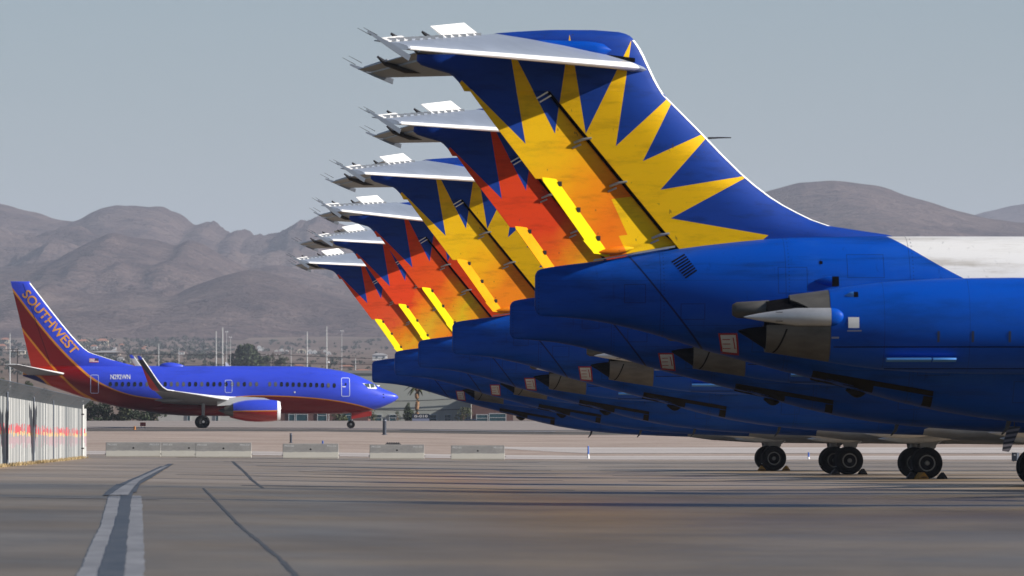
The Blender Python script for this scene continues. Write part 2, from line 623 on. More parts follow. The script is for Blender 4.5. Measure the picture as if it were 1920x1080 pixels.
def ground_mat(name, c1, c2, stretch, scale, rough=0.85, spec=0.3, fine=None, rvar=0.0, c3=None):
    m = bpy.data.materials.new(name)
    m.use_nodes = True
    nt = m.node_tree
    b = nt.nodes['Principled BSDF']
    x, y, z, vec = xyz(nt)
    n1 = noise_n(nt, vec, scale, 8, stretch, 0.65)
    col = mixc(nt, smooth_n(nt, n1, 0.32, 0.68), c1, c2)
    if c3:
        n3 = noise_n(nt, vec, scale * 0.37, 5, (stretch[0] * 0.4, stretch[1] * 1.7, 1), 0.6)
        col = mixc(nt, mth(nt, 'MULTIPLY', smooth_n(nt, n3, 0.50, 0.72), 0.7), col, c3)
    if fine:
        n2 = noise_n(nt, vec, fine[0], 3, fine[1], 0.7)
        d = nt.nodes.new('ShaderNodeMix')
        d.data_type = 'RGBA'
        d.blend_type = 'OVERLAY'
        d.inputs[0].default_value = fine[2]
        nt.links.new(col, d.inputs[6])
        nt.links.new(n2, d.inputs[7])
        col = d.outputs[2]
    nt.links.new(col, b.inputs['Base Color'])
    b.inputs['Specular IOR Level'].default_value = spec
    if rvar:
        n4 = noise_n(nt, vec, scale * 1.3, 6, stretch, 0.6)
        nt.links.new(mth(nt, 'ADD', mth(nt, 'MULTIPLY', n4, rvar), rough), b.inputs['Roughness'])
    else:
        b.inputs['Roughness'].default_value = rough
    return m


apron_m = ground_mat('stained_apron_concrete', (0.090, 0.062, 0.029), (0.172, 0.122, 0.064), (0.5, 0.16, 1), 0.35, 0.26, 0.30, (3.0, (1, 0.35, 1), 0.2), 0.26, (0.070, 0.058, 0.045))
# past the wide joint the colour is lifted, painting in sunlight and foreground vignetting
nt = apron_m.node_tree
x, y, z, vec = xyz(nt)
bA = nt.nodes['Principled BSDF']
src = bA.inputs['Base Color'].links[0].from_socket
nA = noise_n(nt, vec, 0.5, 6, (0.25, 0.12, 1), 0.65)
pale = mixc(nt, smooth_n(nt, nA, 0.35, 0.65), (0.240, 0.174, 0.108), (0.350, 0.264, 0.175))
cell = nt.nodes.new('ShaderNodeTexWhiteNoise')
cell.noise_dimensions = '2D'
cv = nt.nodes.new('ShaderNodeCombineXYZ')
nt.links.new(mth(nt, 'FLOOR', mth(nt, 'MULTIPLY', x, 0.13)), cv.inputs[0])
nt.links.new(mth(nt, 'FLOOR', mth(nt, 'MULTIPLY', y, 0.0238)), cv.inputs[1])
nt.links.new(cv.outputs[0], cell.inputs['Vector'])
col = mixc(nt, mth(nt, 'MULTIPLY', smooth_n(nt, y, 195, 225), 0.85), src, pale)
col = mixc(nt, mth(nt, 'MULTIPLY', cell.outputs['Value'], 0.22), col, (0.075, 0.055, 0.040))
# oil spots and tyre rubber
ns = noise_n(nt, vec, 1.3, 4, (1, 0.35, 1), 0.6)
col = mixc(nt, mth(nt, 'MULTIPLY', smooth_n(nt, ns, 0.66, 0.76), 0.6), col, (0.035, 0.030, 0.027))
nt.links.new(col, bA.inputs['Base Color'])
sand_m = ground_mat('tan_desert_gravel', (0.30, 0.235, 0.19), (0.40, 0.32, 0.265), (0.3, 0.25, 1), 0.5, 0.95, 0.1, (4.0, (1, 0.5, 1), 0.35), 0, (0.30, 0.225, 0.18))
taxi_m = ground_mat('taxiway_asphalt', (0.245, 0.205, 0.175), (0.33, 0.28, 0.24), (0.05, 0.4, 1), 0.5, 0.7, 0.3, (2.0, (1, 0.4, 1), 0.2))
shoulder_m = ground_mat('dark_shoulder_gravel', (0.055, 0.050, 0.043), (0.125, 0.112, 0.095), (0.5, 0.3, 1), 1.0, 0.9, 0.2, (3.0, (1, 0.5, 1), 0.5))
road_m = ground_mat('pale_road_concrete', (0.42, 0.36, 0.31), (0.56, 0.50, 0.44), (0.04, 0.5, 1), 0.5, 0.55, 0.4, (2.0, (1, 0.3, 1), 0.2), 0, (0.34, 0.28, 0.24))
desert_m = ground_mat('desert_plain', (0.125, 0.094, 0.076), (0.20, 0.155, 0.125), (1, 0.35, 1), 0.006, 1.0, 0.0, (0.05, (1, 0.4, 1), 0.45), 0, (0.11, 0.095, 0.075))
seal_m = mat('dark_joint_sealant', (0.045, 0.043, 0.042), 0.55, 0, 0.35, 0.6)
line_m = ground_mat('worn_white_line_paint', (0.16, 0.155, 0.155), (0.235, 0.23, 0.23), (2, 0.3, 1), 0.8, 0.5, 0.4, (5.0, (1, 0.4, 1), 0.4), 0, (0.15, 0.145, 0.14))
black_m = ground_mat('black_line_border_paint', (0.030, 0.031, 0.034), (0.055, 0.055, 0.058), (2, 0.4, 1), 1.0, 0.45, 0.4, None, 0, (0.08, 0.075, 0.07))

# the ground: one sheet out to the foot of the mountains
ys = frange(30, 420, 26) + frange(435, 1100, 45)[0:] + frange(1200, 3000, 18) + frange(3200, 16000, 40)
mbg = MB()
rows = []
nx = 60
vs, fs = [], []
for y in ys:
    hw = max(120.0, y * 0.22)
    for i in range(nx + 1):
        x = -hw + 2 * hw * i / nx
        dz = 0.0
        if y > 1700:
            dz = (mnoise.noise(Vector((x * 0.0016, y * 0.0009, 3.1))) * 0.5 + mnoise.noise(Vector((x * 0.006, y * 0.003, 9.1))) * 0.18) * min(1, (y - 1700) / 3000) * 9
        vs.append((x, y, zt(x, y) + dz))
for j in range(len(ys) - 1):
    for i in range(nx):
        a = j * (nx + 1) + i
        fs.append((a, a + 1, a + nx + 2, a + nx + 1))
mbg.add(vs, fs)
g = mbg.build('ground', desert_m, smooth=60)
g['kind'] = 'structure'

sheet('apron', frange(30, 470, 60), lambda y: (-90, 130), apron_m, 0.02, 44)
sheet('sand_verge', frange(470, 655, 30), lambda y: (-110, 160), sand_m, 0.02, 40)
sheet('service_road', frange(474, 492, 3), lambda y: (-110, 160), road_m, 0.04, 40)
sheet('service_road', frange(505, 536, 6), lambda y: (4.5 - (y - 505) * 0.25, 160), road_m, 0.04, 40)
sheet('road_shoulder', frange(655, 690, 8), lambda y: (-120, 170), shoulder_m, 0.03, 40)
sheet('taxiway', frange(690, 858, 24), lambda y: (-140, 190), taxi_m, 0.04, 40)
sheet('edge_stripe_and_shimmer', [700, 703, 706], lambda y: (-140, 190), seal_m, 0.06, 40)
sheet('edge_stripe_and_shimmer', [684, 688, 692], lambda y: (-9.3, 3.6), line_m, 0.07, 12)
sheet('edge_stripe_and_shimmer', [846, 852, 858], lambda y: (-140, 190), line_m, 0.07, 40)  # pale strip painted for heat shimmer along the taxiway's far edge


def ribbon(name, pts, mat_, dz):
    """flat marking on the apron; pts = [(pxl, pxr, py)...] read off where it lies"""
    mb = MB()
    L, R = [], []
    for a, b, py in pts:
        L.append(pt(a, py))
        R.append(pt(b, py))
    vs, fs = [], []
    for i in range(len(pts) - 1):
        for k in range(16):
            t = k / 16
            for A in (L, R):
                x = A[i][0] * (1 - t) + A[i + 1][0] * t
                yq = A[i][1] * (1 - t) + A[i + 1][1] * t
                x += 0.018 * mnoise.noise(Vector((yq * 0.55, dz * 900 + (3 if A is R else 0), 1.7))) + 0.007 * mnoise.noise(Vector((yq * 1.9, dz * 700, 4.1)))
                y = A[i][1] * (1 - t) + A[i + 1][1] * t
                vs.append((x, y, zt(x, y) + dz))
    for A in (L, R):
        vs.append((A[-1][0], A[-1][1], zt(A[-1][0], A[-1][1]) + dz))
    for i in range(len(vs) // 2 - 1):
        fs.append((2 * i, 2 * i + 1, 2 * i + 3, 2 * i + 2))
    mb.add(vs, fs)
    o = mb.build(name, mat_, smooth=60)
    o['kind'] = 'structure'
    return o


ribbon('lead_in_line', [(138, 270, 1095), (148, 271, 1078), (168, 270, 1032), (190, 268, 985), (199, 267, 950), (204, 265, 932)], line_m, 0.030)
ribbon('lead_in_line_border', [(180, 232, 1095), (188, 235, 1070), (205, 238, 1020), (218, 243, 975), (226, 246, 940), (228, 250, 926)], black_m, 0.036)
ribbon('lead_in_line_border', [(194, 214, 932), (205, 224, 920), (219, 236, 910)], black_m, 0.036)
ribbon('lead_in_line', [(206, 240, 932), (225, 250, 918), (248, 262, 904), (278, 288, 890), (308, 315, 876)], line_m, 0.046)
ribbon('lead_in_line_border', [(232, 256, 926), (250, 262, 911), (262, 284, 898), (288, 304, 885), (315, 326, 871)], black_m, 0.036)
ribbon('lead_in_line_border', [(222, 246, 911), (262, 276, 894), (300, 309, 876)], black_m, 0.040)
ribbon('slab_joint', [(554, 566, 1090), (520, 530, 1052), (478, 486, 1016), (447, 454, 990), (425, 431, 966), (401, 406, 940), (379, 383, 917)], seal_m, 0.028)
ribbon('slab_joint', [(491, 496, 917), (470, 476, 902), (458, 463, 888), (444, 450, 876), (434, 439, 866)], seal_m, 0.028)
random.seed(4)
for py, x0, x1, th in ((921, 455, 1960, 4.0), (903.5, 330, 1960, 1.6), (893, 560, 1960, 1.4), (884, 480, 1960, 1.2), (876.5, 420, 1960, 1.0), (869, 330, 1960, 0.8), (952, -20, 300, 1.0)):
    P = []
    Yc = pt(1200, py)[1]
    w = th * Yc * Yc / (F_PX * HC) * 0.75
    mb = MB()
    vs, fs = [], []
    n = 60
    for i in range(n + 1):
        px = x0 + (x1 - x0) * i / n
        X = (px - 960) / F_PX * Yc
        wob = mnoise.noise(Vector((X * 0.25, Yc, 0.3))) * w * 0.5
        ww = w * (0.45 + 0.55 * min(1, i / n * 1.6)) * (0.8 + 0.5 * mnoise.noise(Vector((X * 0.6, Yc, 5.3))))
        for sgn in (-1, 1):
            y = Yc + wob + sgn * ww * 0.5
            vs.append((X, y, zt(X, y) + 0.026))
    fs = [(2 * i, 2 * i + 2, 2 * i + 3, 2 * i + 1) for i in range(n)]
    mb.add(vs, fs)
    o = mb.build('slab_joint', seal_m, smooth=60)
    o['kind'] = 'structure'


# ------------------------------------------------------------------ mountains
def mountain_mat(name, c1, c2, c3):
    m = bpy.data.materials.new(name)
    m.use_nodes = True
    nt = m.node_tree
    b = nt.nodes['Principled BSDF']
    x, y, z, vec = xyz(nt)
    n1 = noise_n(nt, vec, 0.0032, 8, None, 0.62)
    n2 = noise_n(nt, vec, 0.03, 6, (1, 1, 2.5), 0.7)
    col = mixc(nt, smooth_n(nt, n1, 0.40, 0.62), c1, c2)
    col = mixc(nt, mth(nt, 'MULTIPLY', smooth_n(nt, n2, 0.46, 0.66), 0.75), col, c3)
    n3 = noise_n(nt, vec, 0.11, 3, (1, 0.6, 1.6), 0.75)
    col = mixc(nt, mth(nt, 'MULTIPLY', smooth_n(nt, n3, 0.50, 0.66), 0.40), col, c3)
    n4 = noise_n(nt, vec, 0.0011, 5, (1, 0.4, 1), 0.6)
    col = mixc(nt, mth(nt, 'MULTIPLY', smooth_n(nt, n4, 0.50, 0.66), 0.45), col, (0.19, 0.145, 0.120))
    nt.links.new(col, b.inputs['Base Color'])
    b.inputs['Roughness'].default_value = 1.0
    b.inputs['Specular IOR Level'].default_value = 0.0
    bp = nt.nodes.new('ShaderNodeBump')
    bp.inputs['Strength'].default_value = 0.9
    bp.inputs['Distance'].default_value = 22.0
    nt.links.new(n2, bp.inputs['Height'])
    nt.links.new(bp.outputs[0], b.inputs['Normal'])
    return m


mount_m = mountain_mat('brown_desert_mountain', (0.090, 0.063, 0.058), (0.155, 0.112, 0.098), (0.048, 0.038, 0.040))


def ridge(name, d, pts, depth_front, depth_back, amp, seed, nx=220, ny=46, rough=1.0, foot=620, rug=None):
    prof0 = pchip([(a, HC + (HY - b) * d / F_PX) for a, b in pts])

    def prof(px, crest=1.0):
        if not rug:
            return prof0(px)
        k = smooth01((px - rug[0]) / 40) * smooth01((rug[1] - px) / 40)
        c = (1 - abs(mnoise.noise(Vector((px * 0.045, seed, 0)))) * 2) * 0.6 + mnoise.noise(Vector((px * 0.13, seed, 2))) * 0.7 + mnoise.noise(Vector((px * 0.31, seed, 4))) * 0.45
        return prof0(px) + rug[2] * k * c * d / F_PX * crest
    x0, x1 = pts[0][0], pts[-1][0]
    base = HC + (HY - foot) * (d - depth_front) / F_PX - 12
    mb = MB()
    vs, fs = [], []
    for j in range(ny + 1):
        v = j / ny
        dd = d - depth_front + (depth_front + depth_back) * v
        vr = depth_front / (depth_front + depth_back)
        t = v / vr if v < vr else 1 - (v - vr) / (1 - vr)
        for i in range(nx + 1):
            px = x0 + (x1 - x0) * i / nx
            X = (px - 960) / F_PX * d
            P = Vector((X * 0.0011, dd * 0.0007, seed))
            ra = mnoise.hetero_terrain(P * 1.5, 1.0, 2.1, 6, 0.7, noise_basis='PERLIN_ORIGINAL')
            rb = 1 - abs(mnoise.noise(Vector((X * 0.0028 + mnoise.noise(P * 2) * 1.2, dd * 0.0012, seed + 4)))) * 2
            rc = 1 - abs(mnoise.noise(Vector((X * 0.009 + rb, dd * 0.004, seed + 7)))) * 2
            shape = t ** 1.15 * (1 - 0.12 * (1 - t))
            wig = math.sin(PI * min(1, t * 1.0)) * 1.0
            h = base + (prof(px, t ** 9) - base) * shape
            rd = 1 - abs(mnoise.noise(Vector((X * 0.026 + rc * 0.4, dd * 0.011, seed + 9)))) * 2
            h += amp * wig * ((rb - 0.4) * 1.0 + (ra - 0.7) * 0.35 + rc * 0.42 + rd * 0.20) * rough
            if t > 0.9:
                h += amp * 0.10 * (rc + mnoise.noise(Vector((X * 0.03, dd * 0.02, seed))) * 0.8) * (t - 0.9) / 0.1
            vs.append((X, dd, h))
    for j in range(ny):
        for i in range(nx):
            a = j * (nx + 1) + i
            fs.append((a, a + 1, a + nx + 2, a + nx + 1))
    mb.add(vs, fs)
    o = mb.build(name, mount_m, smooth=70)
    o['kind'] = 'structure'
    return o


ridge('mountains', 12500, [(-260, 372), (-120, 372), (0, 384), (60, 397), (140, 416), (172, 404), (200, 391), (226, 385), (250, 385), (278, 389), (305, 391), (325, 398),
                          (345, 408), (368, 424), (380, 422), (392, 419), (404, 420), (420, 430), (436, 436), (452, 432), (463, 434), (478, 444), (500, 442), (524, 441),
                          (538, 432), (552, 425), (562, 417), (585, 414), (598, 408), (612, 412), (650, 425), (720, 440), (820, 452), (950, 470)], 3600, 1500, 34, 2.3, nx=620, ny=130, rug=(360, 620, 5.0))
ridge('mountains', 9900, [(-200, 480), (0, 506), (60, 497), (110, 486), (150, 463), (185, 448), (214, 438), (245, 446), (290, 452), (330, 462), (356, 452), (376, 458), (398, 470), (430, 488),
                          (470, 505), (520, 500), (580, 512), (650, 530), (760, 540), (900, 560)], 2300, 1200, 22, 5.1, nx=480, ny=90, foot=630)
ridge('mountains', 8600, [(-200, 560), (0, 566), (60, 545), (95, 532), (130, 545), (190, 552), (260, 545), (330, 548), (380, 532), (430, 515), (470, 508), (500, 512), (545, 524), (600, 545),
                          (680, 560), (800, 575)], 1500, 1000, 12, 8.7, nx=440, ny=70, foot=640)
ridge('mountains', 11000, [(1180, 470), (1300, 430), (1400, 374), (1440, 358), (1470, 350), (1500, 343), (1530, 338), (1555, 336), (1585, 338), (1620, 343), (1650, 350), (1690, 363), (1740, 378), (1800, 396), (1860, 409),
                           (1920, 418), (2040, 430), (2200, 450)], 3000, 1500, 20, 11.2, nx=420, ny=100, foot=640)
ridge('mountains', 17000, [(1740, 440), (1800, 415), (1850, 397), (1880, 391), (1900, 387), (1920, 383), (1990, 372), (2100, 365), (2250, 380)], 1500, 1500, 20, 15.2, nx=80, ny=20, foot=560)

# ------------------------------------------------------------------ twin-jet airliner with a T tail
hullA = Hull(
    bot=[(0, 3.80), (0.04, 3.72), (0.12, 3.68), (0.3, 3.67), (1.05, 3.60), (2.2, 3.35), (3.3, 3.01), (4.5, 2.69), (5.55, 2.42), (7.83, 1.84), (9.32, 1.63), (11, 1.50), (13, 1.42), (16, 1.34), (34, 1.34), (37.5, 1.5), (39.5, 1.9), (40.8, 2.5), (41.3, 2.95)],
    top=[(0, 4.46), (0.04, 4.54), (0.12, 4.585), (0.5, 4.65), (1.31, 4.75), (2.71, 4.99), (4.0, 5.14), (4.9, 5.21), (6.2, 5.225), (34, 5.225), (37, 5.1), (38.6, 4.6), (40.2, 3.75), (41, 3.3), (41.3, 3.0)],
    half=[(0, 0.06), (0.5, 0.22), (1.05, 0.40), (2.2, 0.74), (3.3, 1.02), (4.5, 1.25), (5.55, 1.42), (7.8, 1.62), (9.3, 1.67), (35, 1.67), (38, 1.4), (40, 0.85), (41, 0.35), (41.3, 0.05)], n=2.2)

FIN_LE = pchip([(4.6, 7.6), (5.10, 7.3), (5.26, 6.81), (5.42, 5.73), (5.68, 5.09), (5.98, 4.57), (6.43, 4.01), (7.26, 3.19), (7.83, 2.62), (7.95, 2.50), (8.26, 2.32), (8.86, 2.03), (9.01, 1.92), (9.10, 1.83), (9.17, 1.62), (9.20, 1.2)])
HINGE = lambda z: 2.76 + (z - 4.99) * (0.28 - 2.76) / (8.02 - 4.99)
RTE = pchip([(4.70, 1.08), (4.75, 1.05), (6.3, -0.03), (7.36, -0.83), (8.10, -1.37)])
U = [0, 0.008, 0.03, 0.08, 0.18, 0.32, 0.5, 0.7, 0.87, 1.0]


def fin_t(u, z):
    T = 0.29 - 0.012 * (z - 5)
    return T * min(1.0, (u / 0.30)) ** 0.48 * (1 - 0.10 * max(0, (u - 0.55) / 0.45))


def fin_half(x, z):
    le, te = FIN_LE(z), HINGE(z)
    u = (le - x) / (le - te)
    return fin_t(max(0, min(1, u)), z)


def sect(z, le, te, tf, us=U):
    a = [(le + (te - le) * u, -tf(u), z) for u in us]
    b = [(le + (te - le) * u, tf(u), z) for u in us[1:]][::-1]
    return a + b


def hinge_frame(delta):
    """turns points about the rudder hinge line"""
    p0 = Vector((HINGE(4.99), 0, 4.99))
    ax = (Vector((HINGE(8.02), 0, 8.02)) - p0).normalized()
    R = Matrix.Translation(p0) @ Matrix.Rotation(delta, 4, ax) @ Matrix.Translation(-p0)
    return R


def make_airliner():
    root = empty('airliner', (0, 0, 0))
    # fuselage
    xs = [0, 0.015, 0.04, 0.08, 0.12, 0.2, 0.3, 0.5, 0.75, 1.05, 1.4, 1.8, 2.2, 2.7, 3.3, 3.9, 4.5, 5.0, 5.55, 6.2, 7.0, 7.83, 8.6, 9.32, 10, 11, 12, 13, 14.5, 16, 20, 25, 30, 34, 36, 37.5, 38.6, 39.5, 40.2, 40.8, 41.1, 41.3]
    mb = MB().loft([hullA.ring(x, 64) for x in xs])
    fus = mb.build('fuselage', hull_mat, root, 45)
    # wing root fairing under the belly
    rings = []
    for x, w, zb in ((13.2, 0.8, 1.42), (14.2, 1.45, 1.28), (16, 1.75, 1.17), (20, 1.8, 1.12), (24, 1.7, 1.17), (26, 0.9, 1.36)):
        rings.append([(x, w * math.cos(a), 1.72 + (zb - 1.72) * abs(math.sin(a)) ** 0.6 * (1 if math.sin(a) > 0 else -0.3)) for a in [2 * PI * k / 24 for k in range(24)]])
    MB().loft(rings).build('belly_fairing', alu_pale, root)
    # louvred vent on the tail
    mb = MB()
    for k in range(8):
        t = k / 8
        x0, z0 = 2.62 + 0.0 * t, 4.80
        ax, az = 2.60 + 0.035 * k, 4.72 - 0.044 * k
        bx, bz = 2.86 + 0.030 * k, 4.875 - 0.044 * k
        drape(mb, hullA.y, [(ax, az), (bx, bz), (bx + 0.015, bz - 0.030), (ax + 0.015, az - 0.030)], 0.004, 6, 1)
    MB.build(mb, 'louvre', dark_mat, root, None)
    # warning sign beside the nozzle, both flanks
    for sd_ in (-1, 1):
        mb = MB()
        drape(mb, hullA.y, [(3.49, 3.335), (3.85, 3.335), (3.92, 2.91), (3.575, 2.95)], 0.006, 4, 6, sd_)
        sg = mb.build('warning_sign', red_mark, root, 60)
        mb = MB()
        drape(mb, hullA.y, [(3.53, 3.30), (3.82, 3.30), (3.875, 2.955), (3.605, 2.985)], 0.012, 4, 6, sd_)
        mb.build('sign_face', sign_white, sg, 60)
        mb = MB()
        for k in range(3):
            z0 = 3.22 - 0.085 * k
            drape(mb, hullA.y, [(3.575 + 0.012 * k, z0), (3.72 + 0.012 * k, z0), (3.722 + 0.012 * k, z0 - 0.014), (3.577 + 0.012 * k, z0 - 0.014)], 0.017, 3, 1, sd_)
        drape(mb, hullA.y, [(3.765, 3.25), (3.785, 3.25), (3.84, 3.03), (3.82, 3.03)], 0.017, 1, 4, sd_)
        mb.build('sign_lettering', red_mark, sg, 60)
    # scoop, drain and hatch on the flank
    mb = MB()
    drape(mb, hullA.y, [(5.62, 4.42), (5.78, 4.42), (5.78, 4.23), (5.62, 4.23)], 0.006, 2, 2)
    mb.build('vent_opening', dark_mat, root, None)
    rings = []
    for t in frange(0, 1, 8):
        x = 5.30 + 0.34 * t
        r = 0.10 * math.sin(PI * 0.5 * t) + 0.004
        y0 = -hullA.y(x, 4.33)
        rings.append([(x, y0 - 0.02 + r * 0.7 * math.cos(a), 4.33 + r * math.sin(a)) for a in [2 * PI * k / 14 for k in range(14)]])
    MB().loft(rings).build('vent_scoop', blue_mat, root)
    mb = MB()
    drape(mb, hullA.y, [(5.42, 4.72), (5.48, 4.72), (5.48, 4.66), (5.42, 4.66)], 0.006, 1, 1)
    mb.build('drain_port', dark_mat, root, None)
    # dark outline of the rear stairs in the belly
    for sd_ in (-1, 1):
        mb = MB()

        def q(x0, x1, za0, za1, zb0, zb1, nv=6):
            drape(mb, hullA.y, [(x0, za0), (x1, za1), (x1, zb1), (x0, zb0)], 0.006, 12, nv, sd_)
        bt = hullA.b
        q(5.33, 6.50, 2.62, 2.42, 2.44, bt(6.50) + 0.03)
        q(6.50, 7.63, 2.42, 2.22, 2.32, 2.12, 3)
        q(7.45, 7.63, 2.13, 2.11, bt(7.45) + 0.03, bt(7.63) + 0.03)
        mb.build('stair_surround', brown_mat, root, 60)
    rings = []
    for t in frange(0, 1, 8):
        x = 6.02 + 0.46 * t
        r = 0.15 * math.sin(PI * min(1, max(0.02, t)))
        rings.append([(x, 0.35 * 0 + r * math.cos(a), hullA.b(6.2) + r * math.sin(a)) for a in [2 * PI * k / 16 for k in range(16)]])
    MB().loft(rings).build('belly_beacon', white_mark, root)
    MB().tube([(9.2, 0, 1.66), (9.15, 0, 1.5), (9.05, 0, 1.38)], [0.05, 0.035, 0.015], 8).build('drain_mast', spike_mat, root)

    # fin
    zs = [4.6, 5.0, 5.10, 5.18, 5.26, 5.34, 5.42, 5.54, 5.68, 5.82, 5.98, 6.2, 6.43, 6.8, 7.26, 7.6, 7.83, 8.02]
    mb = MB().loft([sect(z, FIN_LE(z), HINGE(z), lambda u, z=z: fin_t(u, z)) for z in zs])
    # cap with the bullet fairing behind it
    capTE = pchip([(8.03, -1.37), (8.20, -1.48), (8.36, -1.66), (8.44, -1.95), (8.52, -2.20), (8.60, -2.29), (8.72, -2.28), (8.80, -2.15)])

    def capT(u, z, te=None):
        te = capTE(z) if te is None else te
        le = FIN_LE(z)
        x = le + (te - le) * u
        k = 1 if u < 0.90 else max(0.02, math.sqrt(max(0, 1 - ((u - 0.90) / 0.10) ** 2)))
        return fin_half(x, z) * k
    UC = [0, 0.006, 0.02, 0.05, 0.10, 0.18, 0.32, 0.5, 0.7, 0.84, 0.90, 0.94, 0.97, 0.99, 1.0]
    rings = [sect(z, FIN_LE(z), capTE(z), lambda u, z=z: capT(u, z), UC) for z in (8.02, 8.10, 8.20, 8.30, 8.36, 8.44, 8.52, 8.60, 8.72)]
    mb.loft(rings)
    upTE = pchip([(8.7, -0.9), (8.95, -0.92), (9.08, -0.90), (9.14, -0.75), (9.18, -0.2), (9.205, 0.3)])
    upLE = FIN_LE
    rings = []
    for z in (8.70, 8.86, 8.95, 9.01, 9.06, 9.10, 9.14, 9.17, 9.19, 9.205):
        k = math.sqrt(max(0.05, 1 - max(0, (z - 8.95) / 0.262) ** 2))
        rings.append(sect(z, upLE(z) if z < 9.2 else 1.15, upTE(z), lambda u, z=z, k=k: capT(u, z, upTE(z)) * k, UC))
    mb.loft(rings)
    fin = mb.build('fin', star_yellow, root, 35)
    # leading edge strip
    rings = []
    for z in [5.42, 5.54, 5.68, 5.82, 5.98, 6.2, 6.43, 6.8, 7.26, 7.6, 7.83, 7.95, 8.1, 8.26, 8.5, 8.7, 8.86, 8.95, 9.01]:
        le, te = FIN_LE(z), HINGE(z)
        w = min(0.020, 0.065 / (le - te))
        pts = [(le + 0.006 - (le - te) * u, sgn * (fin_t(u, z) + 0.004), z) for sgn, us in ((-1, (w, w * 0.5, w * 0.15)), (1, (0.0, w * 0.15, w * 0.5, w))) for u in us]
        rings.append(pts)
    MB().loft(rings, False, False, closed=False).build('leading_edge', white_le, fin, 60)
    # probe on the leading edge
    MB().tube([(3.35, 0, 7.12), (3.60, 0, 7.13), (3.80, 0, 7.13)], [0.02, 0.014, 0.01], 8).build('probe', spike_mat, fin)
    # stabilizer bullet nose above the tailplane root
    for sd_ in (-1, 1):
        rings = []
        for t in frange(0, 1, 14):
            x = -0.75 + 2.22 * t
            r = 0.165 * (1 - max(0, (t - 0.72) / 0.28) ** 2.4) ** 0.5 if t < 1 else 0.004
            r *= 0.55 + 0.45 * smooth01(t / 0.4)
            zc = 8.885 - 0.05 * t - 0.03
            rings.append([(x, sd_ * 0.27 + 0.9 * r * math.cos(a), zc + r * math.sin(a)) for a in [2 * PI * k / 18 for k in range(18)]])
        MB().loft(rings).build('root_fairing', blue_mat, fin)
    for sd_ in (-1, 1):
        mb = MB()
        drape(mb, fin_half, [(1.42, 8.72), (1.93, 8.66), (1.93, 8.58), (1.40, 8.61)], 0.006, 6, 2, sd_)
        mb.build('trim_slot', dark_mat, fin, None)
    # hinge cove, black behind the gap
    mb = MB()
    vs = []
    for z in (4.95, 8.015):
        vs += [(HINGE(z) + 0.01, -0.13, z), (HINGE(z) + 0.01, 0.13, z), (HINGE(z) - 0.17, 0.05, z), (HINGE(z) - 0.17, -0.05, z)]
    mb.add(vs, [(0, 1, 5, 4), (1, 2, 6, 5), (2, 3, 7, 6), (3, 0, 4, 7), (3, 2, 1, 0), (4, 5, 6, 7)])
    mb.build('hinge_cove', dark_mat, fin, None)

    # rudder, swung towards the near side
    dl = math.radians(13)
    R = hinge_frame(dl)

    def rud_ring(z, te=None):
        h, te = HINGE(z) - 0.09, RTE(z) if te is None else te
        out = []
        us = [0, 0.03, 0.12, 0.35, 0.7, 1.0]
        ke = (h - te) / (h - RTE(z))
        half = lambda u: (0.105 * (1 - u * ke) + 0.010) * (1 if u > 0.02 else 0.55)
        for u in us:
            out.append((h + (te - h) * u, -half(u), z))
        for u in us[::-1]:
            out.append((h + (te - h) * u, half(u), z))
        return [tuple(R @ Vector(p)) for p in out]
    TABTE = lambda z: RTE(z) + 0.40
    # foot of the rudder follows the sloping tail cone
    mb = MB()
    rings = []
    foot = rud_ring(4.80)
    ft = []
    for p in foot:
        x = p[0]
        zf = hullA.t(x) + 0.06
        # slide along the hinge direction so that the foot is parallel with the hull
        ft.append((x - (zf - p[2]) * 0.70, p[1], zf))
    rings = [ft] + [rud_ring(z, TABTE(z)) for z in (5.25, 5.6, 5.95, 6.295)] + [rud_ring(z) for z in (6.30, 6.8, 7.26, 7.6, 8.02)]
    # the foot ring starts behind the tab too
    f2 = []
    for i, p in enumerate(rud_ring(4.88, TABTE(4.88))):
        x = p[0]
        f2.append((x, p[1], max(p[2] * 0 + hullA.t(x) + 0.05, 0)))
    rings[0] = f2
    mb.loft(rings)
    rud = mb.build('rudder', star_yellow, root, 35)
    # trim tab at the trailing edge, swung further
    p0 = R @ Vector((TABTE(4.85), 0, 4.85))
    p1 = R @ Vector((TABTE(6.28), 0, 6.28))
    R2 = Matrix.Translation(p0) @ Matrix.Rotation(math.radians(30), 4, (p1 - p0).normalized()) @ Matrix.Translation(-p0)
    rings = []
    for z in (4.80, 4.86, 5.05, 5.06, 5.3, 5.8, 6.2, 6.28):
        h = TABTE(z) - 0.03
        te = RTE(z) + (0.05 if z > 6.25 else 0) - (0.05 if 4.9 < z < 5.055 else 0)
        o = []
        for x, y in ((h, -0.035), ((h + te) / 2, -0.03), (te, -0.006), (te, 0.006), ((h + te) / 2, 0.03), (h, 0.035)):
            o.append(tuple(R2 @ (R @ Vector((x, y, z)))))
        rings.append(o)
    MB().loft(rings).build('trim_tab', tab_yellow, rud, 35)
    # tab fittings and the tail light cone at the rudder's foot
    for z in (5.15, 5.7, 6.2):
        mb = MB()
        c = R @ Vector((TABTE(z), -0.05, z))
        mb.box((c.x - 0.035, c.y - 0.03, c.z - 0.045), (c.x + 0.035, c.y + 0.02, c.z + 0.045))
        mb.build('tab_hinge', spike_mat, rud, None)
